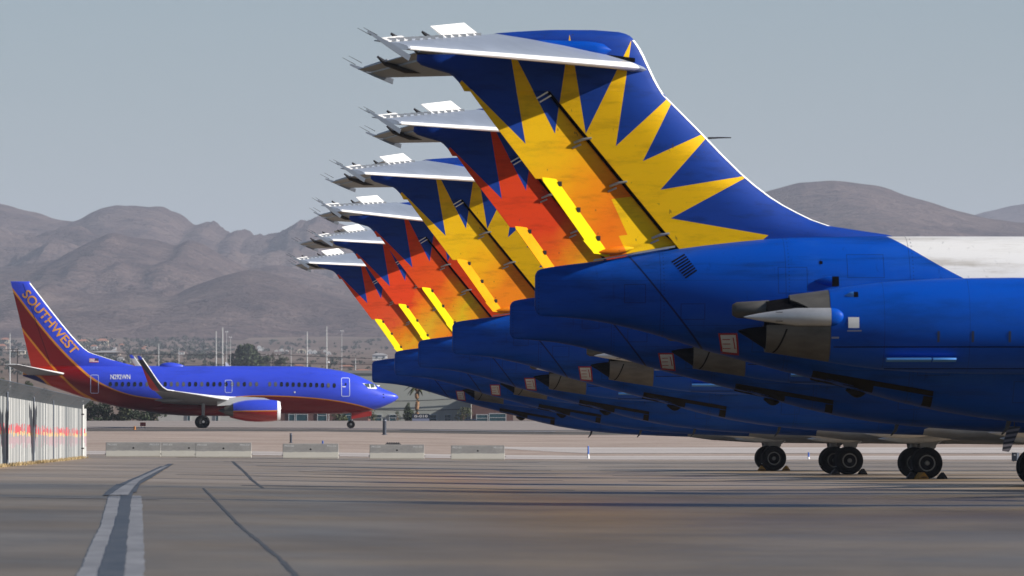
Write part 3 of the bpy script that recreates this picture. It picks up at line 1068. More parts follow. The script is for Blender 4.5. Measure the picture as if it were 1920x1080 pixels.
    for z in (5.22, 6.22, 7.06):
        mb = MB()
        c0 = R @ Vector((HINGE(z) - 0.34, -0.10, z - 0.06))
        c1 = Vector((HINGE(z) + 0.02, -0.25, z + 0.05))
        mb.tube([c0, (c0 + c1) / 2 + Vector((0, -0.035, 0.02)), c1], [0.022, 0.03, 0.022], 6)
        mb.tube([c0 + Vector((-0.03, 0, -0.10)), c0 + Vector((0.13, -0.04, -0.03))], [0.02, 0.02], 6)
        mb.build('hinge_arm', fair_mat, rud)
    for k in (0, 1):
        mb = MB()
        mb.tube([(0.02 + 0.06 * k, -0.25, 7.87 - 0.07 * k), (0.24 + 0.06 * k, -0.27, 8.0 - 0.07 * k)], 0.017, 6)
        mb.build('bonding_strap', white_mark, rud)
    rings = []
    for t in frange(0, 1, 10):
        r = 0.075 * math.sin(PI * min(0.98, max(0.03, t))) ** 0.7
        p = R @ Vector((1.15 + 0.72 * t, -0.09, 4.86 + 0.10 * t))
        rings.append([(p.x, p.y - 0.02 + r * math.cos(a), p.z + r * math.sin(a)) for a in [2 * PI * k / 12 for k in range(12)]])
    MB().loft(rings).build('foot_fairing', star_yellow, rud)
    mb = MB()
    drape(mb, lambda x, z: 0.30, [(1.12, 4.735), (2.70, 5.0), (2.70, 5.06), (1.14, 4.80)], 0.0, 8, 1)
    mb.add([(1.1, -0.3, hullA.t(1.1) - 0.02), (2.7, -0.3, hullA.t(2.7) - 0.02), (2.7, 0.3, hullA.t(2.7) - 0.02), (1.1, 0.3, hullA.t(1.1) - 0.02)], [(0, 1, 2, 3)])
    mb.v = [(a, b if abs(b) < 0.2 else math.copysign(min(abs(b), 0.16 + 0.06 * (a - 1)), b), min(c, hullA.t(a) + 0.045)) for a, b, c in mb.v]
    mb.build('rudder_seal', fair_mat, fin, None)

    # tailplane: both halves tilt together about the pivot
    piv = (0.1, 0, 8.78)
    P_, Q_ = 0.215, 0.157

    def sp(x, y, dz=0.0):
        """point on the tailplane's chord plane"""
        return (x, y, 8.47 + (1.99 - x) * P_ - max(0, abs(y) - 0.3) * Q_ + dz)
    LEX = lambda y: 1.99 - (abs(y) - 0.3) * (4.74 / 5.8)
    HGX = lambda y: -0.75 - (abs(y) - 0.3) * (2.32 / 5.8)

    def halfplane(sd_):
        rings = []
        for y in (0.05, 0.3, 1.1, 2.5, 4.2, 5.6, 5.95):
            le, hg = LEX(y), HGX(y)
            T = 0.16 - 0.10 * y / 6.1
            o = []
            us = (0, 0.02, 0.08, 0.25, 0.5, 0.8, 1.0)
            sh = (0.0, 0.35, 0.65, 0.95, 1.0, 0.72, 0.45)
            for u, s in zip(us, sh):
                o.append(sp(le + (hg - le) * u, sd_ * y, T * s * 0.8))
            for u, s in list(zip(us, sh))[::-1][:-1]:
                o.append(sp(le + (hg - le) * u, sd_ * y, -T * s))
            rings.append(o)
        return rings
    mb = MB()
    for sd_ in (-1, 1):
        mb.loft(halfplane(sd_))
    stab = mb.build('tailplane', alu, root, 40, origin=piv)

    def sub(mbx, name, m, sm=40):
        mbx.v = [(a - piv[0], b - piv[1], c - piv[2]) for a, b, c in mbx.v]
        return mbx.build(name, m, stab, sm)
    for sd_ in (-1, 1):
        # polished nose strip
        rings = []
        for y in frange(0.3, 5.9, 10):
            le, hg = LEX(y), HGX(y)
            T = 0.16 - 0.10 * y / 6.1
            c = le - hg
            o = []
            for u, s, g in ((0.052, 0.53, 0.8), (0.022, 0.40, 0.8), (0.006, 0.22, 0.8), (-0.008, 0, 1), (0.006, -0.22, 1), (0.03, -0.45, 1)):
                o.append(sp(le - c * u, sd_ * y, (T * s * g) + (0.005 if s > 0 else -0.005)))
            rings.append(o)
        m2 = MB().loft(rings, False, False, closed=False)
        sub(m2, 'nose_strip', alu_bright, 60)
        # elevator: raised behind its hinge line, in an outer and an inner length
        up = math.radians(24)

        def elev(y0, y1, c0, c1, ang, th=0.03):
            mm = MB()
            rr = []
            for y, c in ((y0, c0), ((y0 + y1) / 2, (c0 + c1) / 2), (y1, c1)):
                h = HGX(y) - 0.02
                a = math.atan(P_) + ang
                p = sp(h, sd_ * y, 0.02)
                e = (p[0] - c * math.cos(a), p[1], p[2] + c * math.sin(a))
                nx_, nz_ = math.sin(a) * th, math.cos(a) * th
                rr.append([(p[0] + nx_, p[1], p[2] + nz_), (e[0] + nx_ * .3, e[1], e[2] + nz_ * .3), (e[0] - nx_ * .3, e[1], e[2] - nz_ * .3), (p[0] - nx_, p[1], p[2] - nz_)])
            return mm.loft(rr)
        sub(elev(0.95, 5.95, 0.34, 0.24, math.radians(-6)), 'elevator', alu, 30)
        sub(elev(4.75, 5.9, 0.20, 0.16, math.radians(14), 0.02), 'outer_tab', white_plate, 30)
        sub(elev(1.15, 3.0, 0.40, 0.36, math.radians(28), 0.02), 'inner_tab', white_plate, 30)
        # hinge brackets along the elevator
        for k in range(12):
            m3 = MB()
            y = 1.3 + k * 0.4
            p = sp(HGX(y), sd_ * y, 0.06)
            m3.box((p[0] - 0.10, p[1] - 0.025, p[2] - 0.03), (p[0] + 0.06, p[1] + 0.025, p[2] + 0.035))
            sub(m3, 'hinge_bracket', fair_mat, None)
        for y in (3.1, 4.68):
            m3 = MB()
            p = sp(HGX(y), sd_ * y, 0.0)
            m3.tube([(p[0] + 0.55, p[1], p[2] - 0.16), (p[0] + 0.15, p[1], p[2] - 0.12), (p[0] - 0.25, p[1], p[2] + 0.02), (p[0] - 0.42, p[1], p[2] + 0.16)], [0.02, 0.06, 0.055, 0.02], 8)
            sub(m3, 'actuator_fairing', spike_mat)
        # tip: horn balance swung down in front, as a slanting plate
        m3 = MB()
        yt = 6.02
        p = sp(HGX(yt), sd_ * yt)
        a = math.atan(P_) + math.radians(20 if sd_ < 0 else 9)
        pts = [(0.52, -0.06), (0.50, 0.045), (0.1, 0.05), (-0.42, 0.015), (-0.42, -0.015), (0.1, -0.05)]
        rr = []
        for dy in (-0.05, 0.05):
            rr.append([(p[0] + u * math.cos(a) + v * math.sin(a), p[1] + dy, p[2] - u * math.sin(a) + v * math.cos(a)) for u, v in pts])
        m3.loft(rr)
        sub(m3, 'tip_horn', alu, 30)
        for k in range(2):
            m3 = MB()
            y = 5.98 - 0.30 * k
            p = sp(HGX(y) - 0.30, sd_ * y, 0.08)
            m3.tube([p, (p[0] - 0.26, p[1], p[2] + 0.14)], [0.007, 0.004], 5)
            sub(m3, 'static_discharger', spike_mat)

    # engines
    nb = pchip([(5.45, 0.69), (5.9, 0.765), (6.4, 0.825), (7.5, 0.895), (9.0, 0.92), (10.4, 0.90), (11.2, 0.82), (11.6, 0.72)])
    NY, NZ = 2.85, 3.45
    for sd_ in (-1, 1):
        yc = sd_ * NY
        mb = MB()
        n = 48
        rings = []
        for x in (5.45, 5.6, 5.9, 6.4, 6.9, 7.5, 8.2, 9.0, 9.7, 10.4, 10.9, 11.2, 11.5):
            r = nb(x)
            rings.append([(x, yc + r * math.cos(a), NZ + r * math.sin(a)) for a in [2 * PI * k / n for k in range(n)]])
        rings.append([(11.62, yc + 0.66 * math.cos(a), NZ + 0.66 * math.sin(a)) for a in [2 * PI * k / n for k in range(n)]])
        rings.append([(11.45, yc + 0.60 * math.cos(a), NZ + 0.60 * math.sin(a)) for a in [2 * PI * k / n for k in range(n)]])
        rings.append([(10.6, yc + 0.60 * math.cos(a), NZ + 0.60 * math.sin(a)) for a in [2 * PI * k / n for k in range(n)]])
        mb.loft(rings)
        nac = mb.build('engine_nacelle', blue_mat, root, 40)

        def nac_y(x, z):
            r = nb(x)
            return NY + math.sqrt(max(0.0, r * r - (z - NZ) ** 2))
        # reverser doors: lower one full, upper one cut back, dark pipe inside
        def arc(x0, x1, r0, r1, a0, a1, th=0.03, cut=0.0, name='reverser_door', m=nozzle_mat):
            mm = MB()
            rr = []
            kk = 18
            for i in range(7):
                t = i / 6
                x = x0 + (x1 - x0) * t
                r = r0 + (r1 - r0) * t
                e0 = a0 + cut * t
                o = []
                for j in range(kk + 1):
                    a = e0 + (a1 - cut * t - e0) * j / kk
                    o.append((x, yc + r * math.cos(a), NZ + r * math.sin(a)))
                for j in range(kk, -1, -1):
                    a = e0 + (a1 - cut * t - e0) * j / kk
                    o.append((x, yc + (r - th) * math.cos(a), NZ + (r - th) * math.sin(a)))
                rr.append(o)
            mm.loft(rr)
            return mm.build(name, m, nac, 40)
        arc(5.445, 4.24, 0.685, 0.50, -PI - 0.02, 0.02)
        arc(5.445, 4.70, 0.685, 0.585, 0.05, PI - 0.05, cut=0.95)
        mb = MB()
        mb.lathe([(4.32, 0.19), (4.20, 0.18), (3.70, 0.15), (3.62, 0.10)], (0, yc, NZ + 0.30), 'x', 24)
        mb.build('tail_pipe', nozzle_mat, nac, 40)
        mb = MB()
        mb.lathe([(5.44, 0.63), (4.9, 0.56), (4.26, 0.465), (4.26, 0.43)], (0, yc, NZ + 0.005), 'x', 32)
        mb.build('shroud', dark_mat, nac, 40)
        # black tapering wedge below the fairing's tip
        mb = MB()
        mb.loft([[(x, yc + 0.34 * w * math.cos(a), (z0 + z1) / 2 + (z1 - z0) / 2 * math.sin(a)) for a in [2 * PI * k / 20 for k in range(20)]] for x, z0, z1, w in ((4.27, 2.99, 3.44, 1.0), (4.10, 3.10, 3.43, 0.9), (3.92, 3.22, 3.41, 0.7), (3.74, 3.33, 3.37, 0.3))])
        mb.build('dark_wedge', dark_mat, nac, 40)
        # seam across the lower door
        mb = MB()
        vs = []
        for j in range(9):
            a = (-0.12 - j * 0.15) if sd_ > 0 else (PI + 0.12 + j * 0.15)
            for dx in (-0.017, 0.017):
                x = 4.62 - 0.03 * j + dx
                r = 0.50 + (x - 4.24) * (0.185 / 1.205) + 0.006
                vs.append((x, yc + r * math.cos(a), NZ + r * math.sin(a)))
        mb.add(vs, [(2 * j, 2 * j + 1, 2 * j + 3, 2 * j + 2) for j in range(8)])
        mb.build('door_seam', dark_mat, nac, None)
        # actuator fairing along the outer side, grey with a blue cap
        def tear(xs_, name, m):
            rr = []
            for x in xs_:
                if x <= 5.45:
                    t = (x - 3.80) / 1.65
                    r = 0.172 * min(1.0, (t / 0.62)) ** 0.72 if t > 0 else 0.004
                else:
                    r = 0.172 * math.sqrt(max(0.0005, 1 - ((x - 5.45) / 0.245) ** 2))
                yy = sd_ * (NY + 0.52 + 0.16 * smooth01((x - 3.8) / 1.7))
                rr.append([(x, yy + 0.62 * r * math.cos(a), 3.61 + max(0.005, r) * math.sin(a)) for a in [2 * PI * k / 20 for k in range(20)]])
            return MB().loft(rr).build(name, m, nac, 50)
        tear([3.80, 3.84, 3.92, 4.05, 4.25, 4.5, 4.8, 5.1, 5.40, 5.448], 'reverser_fairing', fair_mat)
        tear([5.452, 5.50, 5.56, 5.61, 5.65, 5.68, 5.693], 'fairing_cap', blue_mat)
        mb = MB()
        for x, z in ((4.50, 3.70), (4.50, 3.53)):
            yy = NY + 0.52 + 0.16 * smooth01((x - 3.8) / 1.7) + 0.105
            mb.box((x - 0.10, sd_ * yy - 0.006, z - 0.006), (x + 0.03, sd_ * yy + 0.006, z + 0.006))
        mb.build('fairing_fastener', dark_mat, nac, None)
        # strake and markings
        mb = MB()
        for x0, x1, e in ((6.50, 7.345, 0.0), (7.375, 7.82, 0.04)):
            vs = []
            for i in range(7):
                x = x0 + (x1 - x0) * i / 6
                yy = nac_y(x, 2.86)
                h = 0.040
                w_ = 0.17 * (1 - (e * 12 * (i / 6) ** 3))
                vs += [(x, sd_ * (yy - 0.03), 2.88 - h), (x, sd_ * (yy + w_), 2.835), (x, sd_ * (yy + w_), 2.80), (x, sd_ * (yy - 0.03), 2.80 - h)]
            ff = []
            for i in range(6):
                for j in range(4):
                    ff.append((4 * i + j, 4 * i + (j + 1) % 4, 4 * i + 4 + (j + 1) % 4, 4 * i + 4 + j))
            ff += [(0, 1, 2, 3), (24, 25, 26, 27)]
            mb.add(vs, ff)
        mb.build('strake', light_blue, nac, 30)
        mb = MB()
        drape(mb, nac_y, [(5.77, 3.605), (5.975, 3.605), (5.975, 3.40), (5.77, 3.40)], 0.006, 3, 3, sd_)
        mb.build('white_placard', white_mark, nac, 60)
        mb = MB()
        drape(mb, nac_y, [(5.75, 3.36), (6.02, 3.36), (6.02, 3.335), (5.75, 3.335)], 0.006, 3, 1, sd_)
        drape(mb, nac_y, [(5.46, 3.235), (5.60, 3.235), (5.60, 3.20), (5.46, 3.20)], 0.006, 2, 1, sd_)
        mb.build('placard_lettering', grey_mark, nac, 60)
        for x in (7.45, 8.1, 8.8):
            mb = MB()
            drape(mb, nac_y, [(x, 3.34), (x + 0.045, 3.34), (x + 0.045, 3.13), (x, 3.13)], 0.005, 1, 2, sd_)
            mb.build('cowl_latch', latch_mat, nac, 60)
        # access door joint along the lower flank
        mb = MB()
        for x0, x1, z in ((5.5, 11.0, 3.05), (5.5, 11.0, 2.64)):
            drape(mb, nac_y, [(x0, z), (x1, z), (x1, z - 0.018), (x0, z - 0.018)] if z > 2.8 else [(6.5, z), (x1, z), (x1, z - 0.014), (6.5, z - 0.014)], 0.004, 20, 1, sd_)
        mb.build('cowl_joint', dark_mat, nac, 60)
        mb = MB()
        rr = []
        for t in frange(0, 1, 6):
            x = 5.72 + 0.17 * t
            r = 0.07 * math.sin(PI * 0.5 * t) + 0.003
            yy = nac_y(x, 4.02)
            rr.append([(x, sd_ * (yy + 0.5 * r * math.cos(a)), 4.02 + r * math.sin(a)) for a in [2 * PI * k / 12 for k in range(12)]])
        mb.loft(rr)
        mb.build('cowl_scoop', light_blue, nac)
        mb = MB()
        drape(mb, nac_y, [(5.89, 4.09), (5.98, 4.09), (5.98, 3.99), (5.89, 3.99)], 0.006, 2, 2, sd_)
        mb.build('scoop_opening', dark_mat, nac, None)
        # pylon between hull and engine
        rr = []
        for y, x0, x1, t_ in ((1.0, 4.2, 11.0, 0.24), (1.7, 4.4, 10.4, 0.20), (2.2, 4.7, 10.2, 0.20)):
            o = []
            us = (0, 0.04, 0.15, 0.4, 0.75, 1.0)
            sh = (0.05, 0.45, 0.8, 1.0, 0.7, 0.08)
            for u, s in zip(us, sh):
                o.append((x1 + (x0 - x1) * u, sd_ * y, 3.62 + t_ * s))
            for u, s in list(zip(us, sh))[::-1]:
                o.append((x1 + (x0 - x1) * u, sd_ * y, 3.62 - t_ * s))
            rr.append(o)
        MB().loft(rr).build('pylon', blue_mat, root, 40)
        # low wing
        rr = []
        for y, le, te, zc, T in ((1.2, 24.0, 15.3, 1.52, 0.42), (3.0, 22.6, 15.4, 1.58, 0.36), (6.0, 20.6, 15.0, 1.74, 0.27), (11, 17.4, 13.9, 1.98, 0.16), (16.2, 14.1, 12.9, 2.24, 0.07)):
            o = []
            us = (0, 0.02, 0.1, 0.3, 0.6, 0.85, 1.0)
            sh = (0.0, 0.35, 0.75, 1.0, 0.75, 0.35, 0.03)
            for u, s in zip(us, sh):
                o.append((le + (te - le) * u, sd_ * y, zc + T * s - 0.12 * u * u))
            for u, s in list(zip(us, sh))[::-1][:-1]:
                o.append((le + (te - le) * u, sd_ * y, zc - T * s * 0.85 - 0.12 * u * u))
            rr.append(o)
        wing = MB().loft(rr).build('wing', alu_pale, root, 40)
        for y, xt, zc in ((3.9, 15.15, 1.42), (7.6, 14.45, 1.58)):
            rr = []
            for t in frange(0, 1, 10):
                r = 0.14 * math.sin(PI * min(0.99, max(0.02, t ** 0.8)))
                rr.append([(xt - 0.15 + 2.6 * t, sd_ * y + r * 0.7 * math.cos(a), zc - 0.10 + r * math.sin(a)) for a in [2 * PI * k / 12 for k in range(12)]])
            MB().loft(rr).build('flap_fairing', alu_pale, wing)
        # main landing gear
        gx, gy = 16.68, sd_ * 2.54
        mb = MB()
        mb.tube([(gx, gy, 1.55), (gx, gy, 0.9), (gx, gy, 0.50)], [0.15, 0.13, 0.11], 14)
        mb.tube([(gx, gy - 0.42, 0.52), (gx, gy + 0.42, 0.52)], 0.085, 12)
        mb.tube([(gx + 0.05, gy, 1.0), (gx + 0.9, gy - sd_ * 0.3, 1.5)], 0.055, 8)
        mb.tube([(gx - 0.05, gy, 0.62), (gx - 0.26, gy, 0.85), (gx - 0.06, gy, 1.12)], 0.045, 8)
        mb.box((gx - 0.5, gy - 0.06, 0.16 + 0.12), (gx - 0.02, gy + 0.06, 0.20 + 0.12))
        gear = mb.build('main_gear', gear_mat, root, 40)
        mb = MB()
        mb.loft([[(gx - 0.30, gy + sd_ * d, 1.52), (gx + 0.42, gy + sd_ * d, 1.52), (gx + 0.30, gy + sd_ * d, 1.02), (gx + 0.02, gy + sd_ * d, 0.80), (gx - 0.16, gy + sd_ * d, 0.84)] for d in (0.20, 0.24)])
        mb.build('gear_door', gear_mat, gear, 30)
        for d in (-0.33, 0.33):
            tw = 0.19
            pr = [(-tw * 0.75, 0.27), (-tw, 0.33), (-tw, 0.43), (-tw * 0.8, 0.492), (-tw * 0.4, 0.515), (-0.03, 0.52), (0.03, 0.52), (tw * 0.4, 0.515), (tw * 0.8, 0.492), (tw, 0.43), (tw, 0.33), (tw * 0.75, 0.27)]
            mb = MB().lathe(pr, (gx, gy + d, 0.52), 'y', 40)
            ty = mb.build('tyre', rubber, gear, 35)
            o_ = math.copysign(1, d)
            mb = MB()
            mb.lathe([(o_ * 0.08, 0.268), (o_ * 0.165, 0.272), (o_ * 0.165, 0.235), (o_ * 0.12, 0.215), (o_ * 0.10, 0.10), (o_ * 0.15, 0.085), (o_ * 0.18, 0.055), (o_ * 0.18, 0.002)], (gx, gy + d, 0.52), 'y', 32, cap=False)
            mb.build('rim', hub_mat, gear, 35)
            mb = MB()
            for k in range(9):
                a = 2 * PI * k / 9
                mb.lathe([(o_ * 0.095, 0.034), (o_ * 0.125, 0.034)], (gx + 0.16 * math.cos(a), gy + d, 0.52 + 0.16 * math.sin(a)), 'y', 10)
            mb.build('rim_hole', dark_mat, gear, None)
    return root


jet = make_airliner()
GROUP_JETS = 'blue sunburst-tailed airliners parked in a row'
# (tail px, scale px per m, yaw deg, tail paint, tailplane trim deg, label)
JETS = [
    (1003.0, 97.0, 2.5, star_yellow, 0.0, 'nearest blue airliner, its large yellow sunburst tail towering over the whole row'),
    (956.0, 79.0, 0.9, star_red, 0.0, 'airliner with red sunburst fin directly behind the nearest yellow tail'),
    (848.0, 66.9, 2.5, star_gold, 0.3, 'airliner with the second yellow sunburst fin, smaller, between two red-finned jets'),
    (784.0, 56.5, 1.8, star_ember, -3.2, 'red-finned airliner whose tailplane sits level, just left of the smaller yellow fin'),
    (740.0, 50.4, 4.1, star_flame, 0.0, 'red-finned airliner second from the far end of the row'),
    (697.5, 44.8, 1.2, star_coral, 0.0, 'farthest and smallest airliner, its tail cone behind the taxiing jet\'s nose'),
]
gear_spots = []
for i, (px, s, yaw, sm_, trim, lab) in enumerate(JETS):
    o = jet if i == 0 else copy_tree(jet)
    Y = F_PX / s
    o.location = ((px - 960) / s, Y, 0.02)
    o.rotation_euler = (0, 0, math.radians(yaw))
    tag(o, lab, 'airliner', GROUP_JETS)
    th = math.radians(yaw)
    for sd_ in (-1, 1):
        gxl, gyl = 16.68, sd_ * 2.54
        gear_spots.append((i, sd_, o.location.x + gxl * math.cos(th) - gyl * math.sin(th), Y + gxl * math.sin(th) + gyl * math.cos(th), th))

    def walk(q):
        for ch in q.children:
            if ch.type == 'MESH' and ch.data.materials and ch.data.materials[0] == star_yellow and i > 0:
                ch.material_slots[0].link = 'OBJECT'
                ch.material_slots[0].material = sm_
            if ch.name.split('.')[0] == 'trim_tab' and i in (1, 2):
                ch.material_slots[0].link = 'OBJECT'
                ch.material_slots[0].material = tab_orange
            if ch.name.split('.')[0] == 'tailplane':
                ch.rotation_euler = (0, math.radians(-trim), 0)
            if ch.name.split('.')[0] == 'belly_beacon' and i != 1:
                ch.material_slots[0].link = 'OBJECT'
                ch.material_slots[0].material = brown_mat
            walk(ch)
    walk(o)


# striped streamer hanging under the second jet's belly
def p2w(i, x, y, z):
    px, sc_, yaw = JETS[i][0], JETS[i][1], math.radians(JETS[i][2])
    return ((px - 960) / sc_ + x * math.cos(yaw) - y * math.sin(yaw), F_PX / sc_ + x * math.sin(yaw) + y * math.cos(yaw), z)


m_, nt_, b_ = paint_base('black_and_white_stripes', 0.7, 0.0)
x_, y_, z_, v_ = xyz(nt_)
k_ = mth(nt_, 'LESS_THAN', mth(nt_, 'FRACT', mth(nt_, 'MULTIPLY', mth(nt_, 'ADD', z_, mth(nt_, 'MULTIPLY', x_, -0.15)), 9.0)), 0.5)
nt_.links.new(mixc(nt_, k_, (0.015, 0.015, 0.022), (0.16, 0.14, 0.15)), b_.inputs['Base Color'])
o = empty('striped_streamer', p2w(1, 11.62, -1.0, 1.02))
tag(o, 'black and white striped streamer hanging below the second jet near the right edge', 'streamer')
MB().loft([[(x, y, z) for x, z in ((0.0, 0.02), (0.16, 0.0), (0.20, 0.06), (0.44, 0.60), (0.14, 0.60), (0.03, 0.24))] for y in (-0.015, 0.015)]).build('striped_cloth', m_, o, 30)
MB().tube([(0.29, 0, 0.58), (0.29, 0, 0.80)], 0.012, 6).build('lanyard', spike_mat, o)

# wheel chocks
chock_y = mat('yellow_rubber_chock', (0.42, 0.20, 0.02), 0.7, 0, 0.2, 6)
chock_k = mat('black_rubber_chock', (0.02, 0.02, 0.022), 0.7, 0, 0.2, 6)


def chock(x, y, th, flip, yellow, lab):
    o = empty('wheel_chock', (x, y, zt(x, y) + 0.02), th)
    pr = [(-0.17, 0.0), (0.17, 0.0), (0.15, 0.05), (0.02, 0.21), (-0.04, 0.22), (-0.16, 0.05)]
    if flip:
        pr = [(-a, b) for a, b in pr][::-1]
    MB().loft([[(a, d, b) for a, b in pr] for d in (-0.22, 0.22)]).build('wedge', chock_y if yellow else chock_k, o, 25)
    MB().tube([(-0.1, -0.23, 0.05), (0.0, -0.27, 0.07), (0.1, -0.23, 0.05)], 0.014, 6).build('pull_rope', spike_mat, o)
    tag(o, lab, 'wheel chock', 'wheel chocks under the jets')


for i, sd_, x, y, th in gear_spots:
    if sd_ > 0 or i < 2:
        continue
    who = {2: 'the wheel cut off by the right edge', 3: 'the largest whole wheel pair', 4: 'the middle wheel pair', 5: 'the smallest wheel pair'}[i]
    for k, sg_ in enumerate((-1, 1)):
        yel = i == 5
        chock(x + sg_ * 0.50 + 0.01, y - 0.33, th, sg_ > 0, yel, ('yellow' if yel else 'black') + ' wedge chock against the ' + ('left' if sg_ < 0 else 'right') + ' side of ' + who)
    if i == 3:
        chock(x - 0.18, y - 0.75, th + 0.3, False, True, 'yellow wedge chock lying in front of the largest whole wheel pair')

# ------------------------------------------------------------------ the taxiing jet
hullB = Hull(
    bot=[(0, 4.51), (2.16, 3.73), (4.45, 2.91), (7.2, 2.08), (10.42, 1.50), (13.2, 1.26), (27.4, 1.26), (29.0, 1.36), (30.2, 1.58), (31.82, 2.22), (32.2, 2.46), (32.38, 2.66)],
    top=[(0, 4.97), (0.69, 5.25), (3.0, 5.36), (9.5, 5.39), (23.8, 5.36), (26.5, 5.12), (28.4, 4.72), (29.75, 4.15), (30.9, 3.50), (31.82, 3.12), (32.2, 2.92), (32.38, 2.70)],
    half=[(0, 0.16), (2.2, 0.75), (4.5, 1.2), (7.2, 1.6), (10.4, 1.84), (13, 1.88), (26, 1.88), (28.4, 1.62), (29.75, 1.26), (30.9, 0.86), (31.8, 0.45), (32.2, 0.2), (32.38, 0.03)], n=2.02)
B_BLUE = (0.036, 0.070, 0.60)
B_RED = (0.16, 0.0, 0.001)
B_ORG = (0.38, 0.016, 0.004)
B_GOLD = (0.62, 0.24, 0.015)
L1 = [(-1.1, 12.2), (-0.88, 11.93), (0.77, 9.77), (3.06, 7.02), (4.89, 5.19), (5.81, 4.40), (6.9, 3.75), (8.78, 3.0), (10.4, 2.66), (12.22, 2.50), (16.35, 2.55), (20.25, 2.80), (22.18, 2.77), (24.07, 2.67), (26.46, 2.43), (28.39, 2.10), (30.32, 1.55), (33, 0.3)]
L2 = [(-1.1, 9.9), (0.04, 8.4), (1.69, 6.34), (2.93, 4.87), (3.43, 4.37), (4.9, 3.08), (6.27, 2.35), (9, 0.6), (33, 0.1)]
L3 = [(-1.1, 4.75), (0.9, 4.72), (1.46, 4.45), (2.15, 3.82), (2.9, 3.2), (4.2, 2.6), (6, 1.0), (33, 0.1)]


def heart_mat(name='blue_red_and_gold_livery'):
    m, nt, b = paint_base(name, 0.35, 0.05)
    b.inputs['Specular IOR Level'].default_value = 0.25
    x, y, z, vec = xyz(nt)
    z1 = curve_of(nt, x, L1, -1.1, 33, 0, 13)
    z2 = curve_of(nt, x, L2, -1.1, 33, 0, 13)
    z3 = curve_of(nt, x, L3, -1.1, 33, 0, 13)
    col = mixc(nt, mth(nt, 'LESS_THAN', z, z1), B_BLUE, B_RED)
    col = mixc(nt, mth(nt, 'LESS_THAN', z, z2), col, B_ORG)
    col = mixc(nt, mth(nt, 'LESS_THAN', z, z3), col, (0.008, 0.012, 0.10))
    # the gold line is broader where it runs steeply
    wd = mth(nt, 'ADD', 0.045, mth(nt, 'MULTIPLY', smooth_n(nt, x, 8.0, 5.0), 0.085))
    for zz in (z1, z2, z3):
        k = mth(nt, 'LESS_THAN', mth(nt, 'ABSOLUTE', mth(nt, 'SUBTRACT', z, zz)), wd)
        if zz is not z1:
            k = mth(nt, 'MULTIPLY', k, 0.75)
        col = mixc(nt, k, col, B_GOLD)
    col = grime(nt, vec, col, 0.25, (0.3, 1, 1.5), 1.2)
    nt.links.new(col, b.inputs['Base Color'])
    return m


livery = heart_mat()
b_blue = mat('bright_blue_paint', B_BLUE, 0.3, 0, 0.08, 1, coat=0.3)
b_red = mat('deep_red_paint', (0.30, 0.012, 0.008), 0.35, 0, 0.1, 1, coat=0.2)
gold = mat('gold_lettering_paint', (0.66, 0.29, 0.025), 0.45)
glass_d = mat('dark_cabin_window', (0.012, 0.012, 0.016), 0.12, 0, 0, spec=0.6)
glass_s = mat('window_with_blind_down', (0.10, 0.10, 0.10), 0.4)
glass_c = mat('greenish_cockpit_glass', (0.06, 0.09, 0.08), 0.08, 0, 0, spec=0.8)
wing_w = mat('white_grey_wing_paint', (0.62, 0.62, 0.60), 0.4, 0, 0.06, 1)
wing_u = mat('grey_wing_underside', (0.16, 0.16, 0.165), 0.5, 0, 0.1, 1)

X737, Y737 = (43 - 960) / 21.77, 712.0
B = empty('taxiing_airliner', (X737, Y737, 2.30), math.radians(3.7))
tag(B, 'blue and red airliner with gold lettering on its fin, taxiing to the right', 'airliner')
xs = [0, 0.2, 0.69, 1.4, 2.16, 3, 3.7, 4.45, 5.4, 6.3, 7.2, 8.2, 9.3, 10.42, 11.8, 13.2, 16, 19, 22, 23.8, 25.2, 26.5, 27.4, 28.4, 29.1, 29.75, 30.3, 30.9, 31.4, 31.82, 32.05, 32.2, 32.3, 32.38]
MB().loft([hullB.ring(x, 56) for x in xs]).build('fuselage', livery, B, 45)
rings = []
for x, w, zb in ((10.8, 0.8, 1.5), (12, 1.5, 1.22), (14, 1.9, 1.08), (18, 1.9, 1.06), (20.5, 1.6, 1.14), (22, 0.9, 1.32)):
    rings.append([(x, w * math.cos(a), 1.75 + (1.75 - zb) * math.sin(a)) for a in [2 * PI * k / 24 for k in range(24)]])
MB().loft(rings).build('belly_fairing', livery, B)
BLE = pchip([(5.0, 11.0), (5.44, 9.4), (5.85, 7.9), (6.26, 6.61), (6.58, 5.69), (7.32, 4.82), (8.97, 3.39), (12.55, 0.60)])
BTE = lambda z: 0.69 + (z - 5.43) * (-1.06 - 0.69) / (12.64 - 5.43)


def bfin_t(x, z):
    le, te = BLE(z), BTE(z)
    u = max(0.0, min(1.0, (le - x) / (le - te)))
    T = 0.28 - 0.018 * (z - 5.4)
    return T * (min(1, u / 0.3) ** 0.5) * (1 - 0.92 * max(0, (u - 0.4) / 0.6))


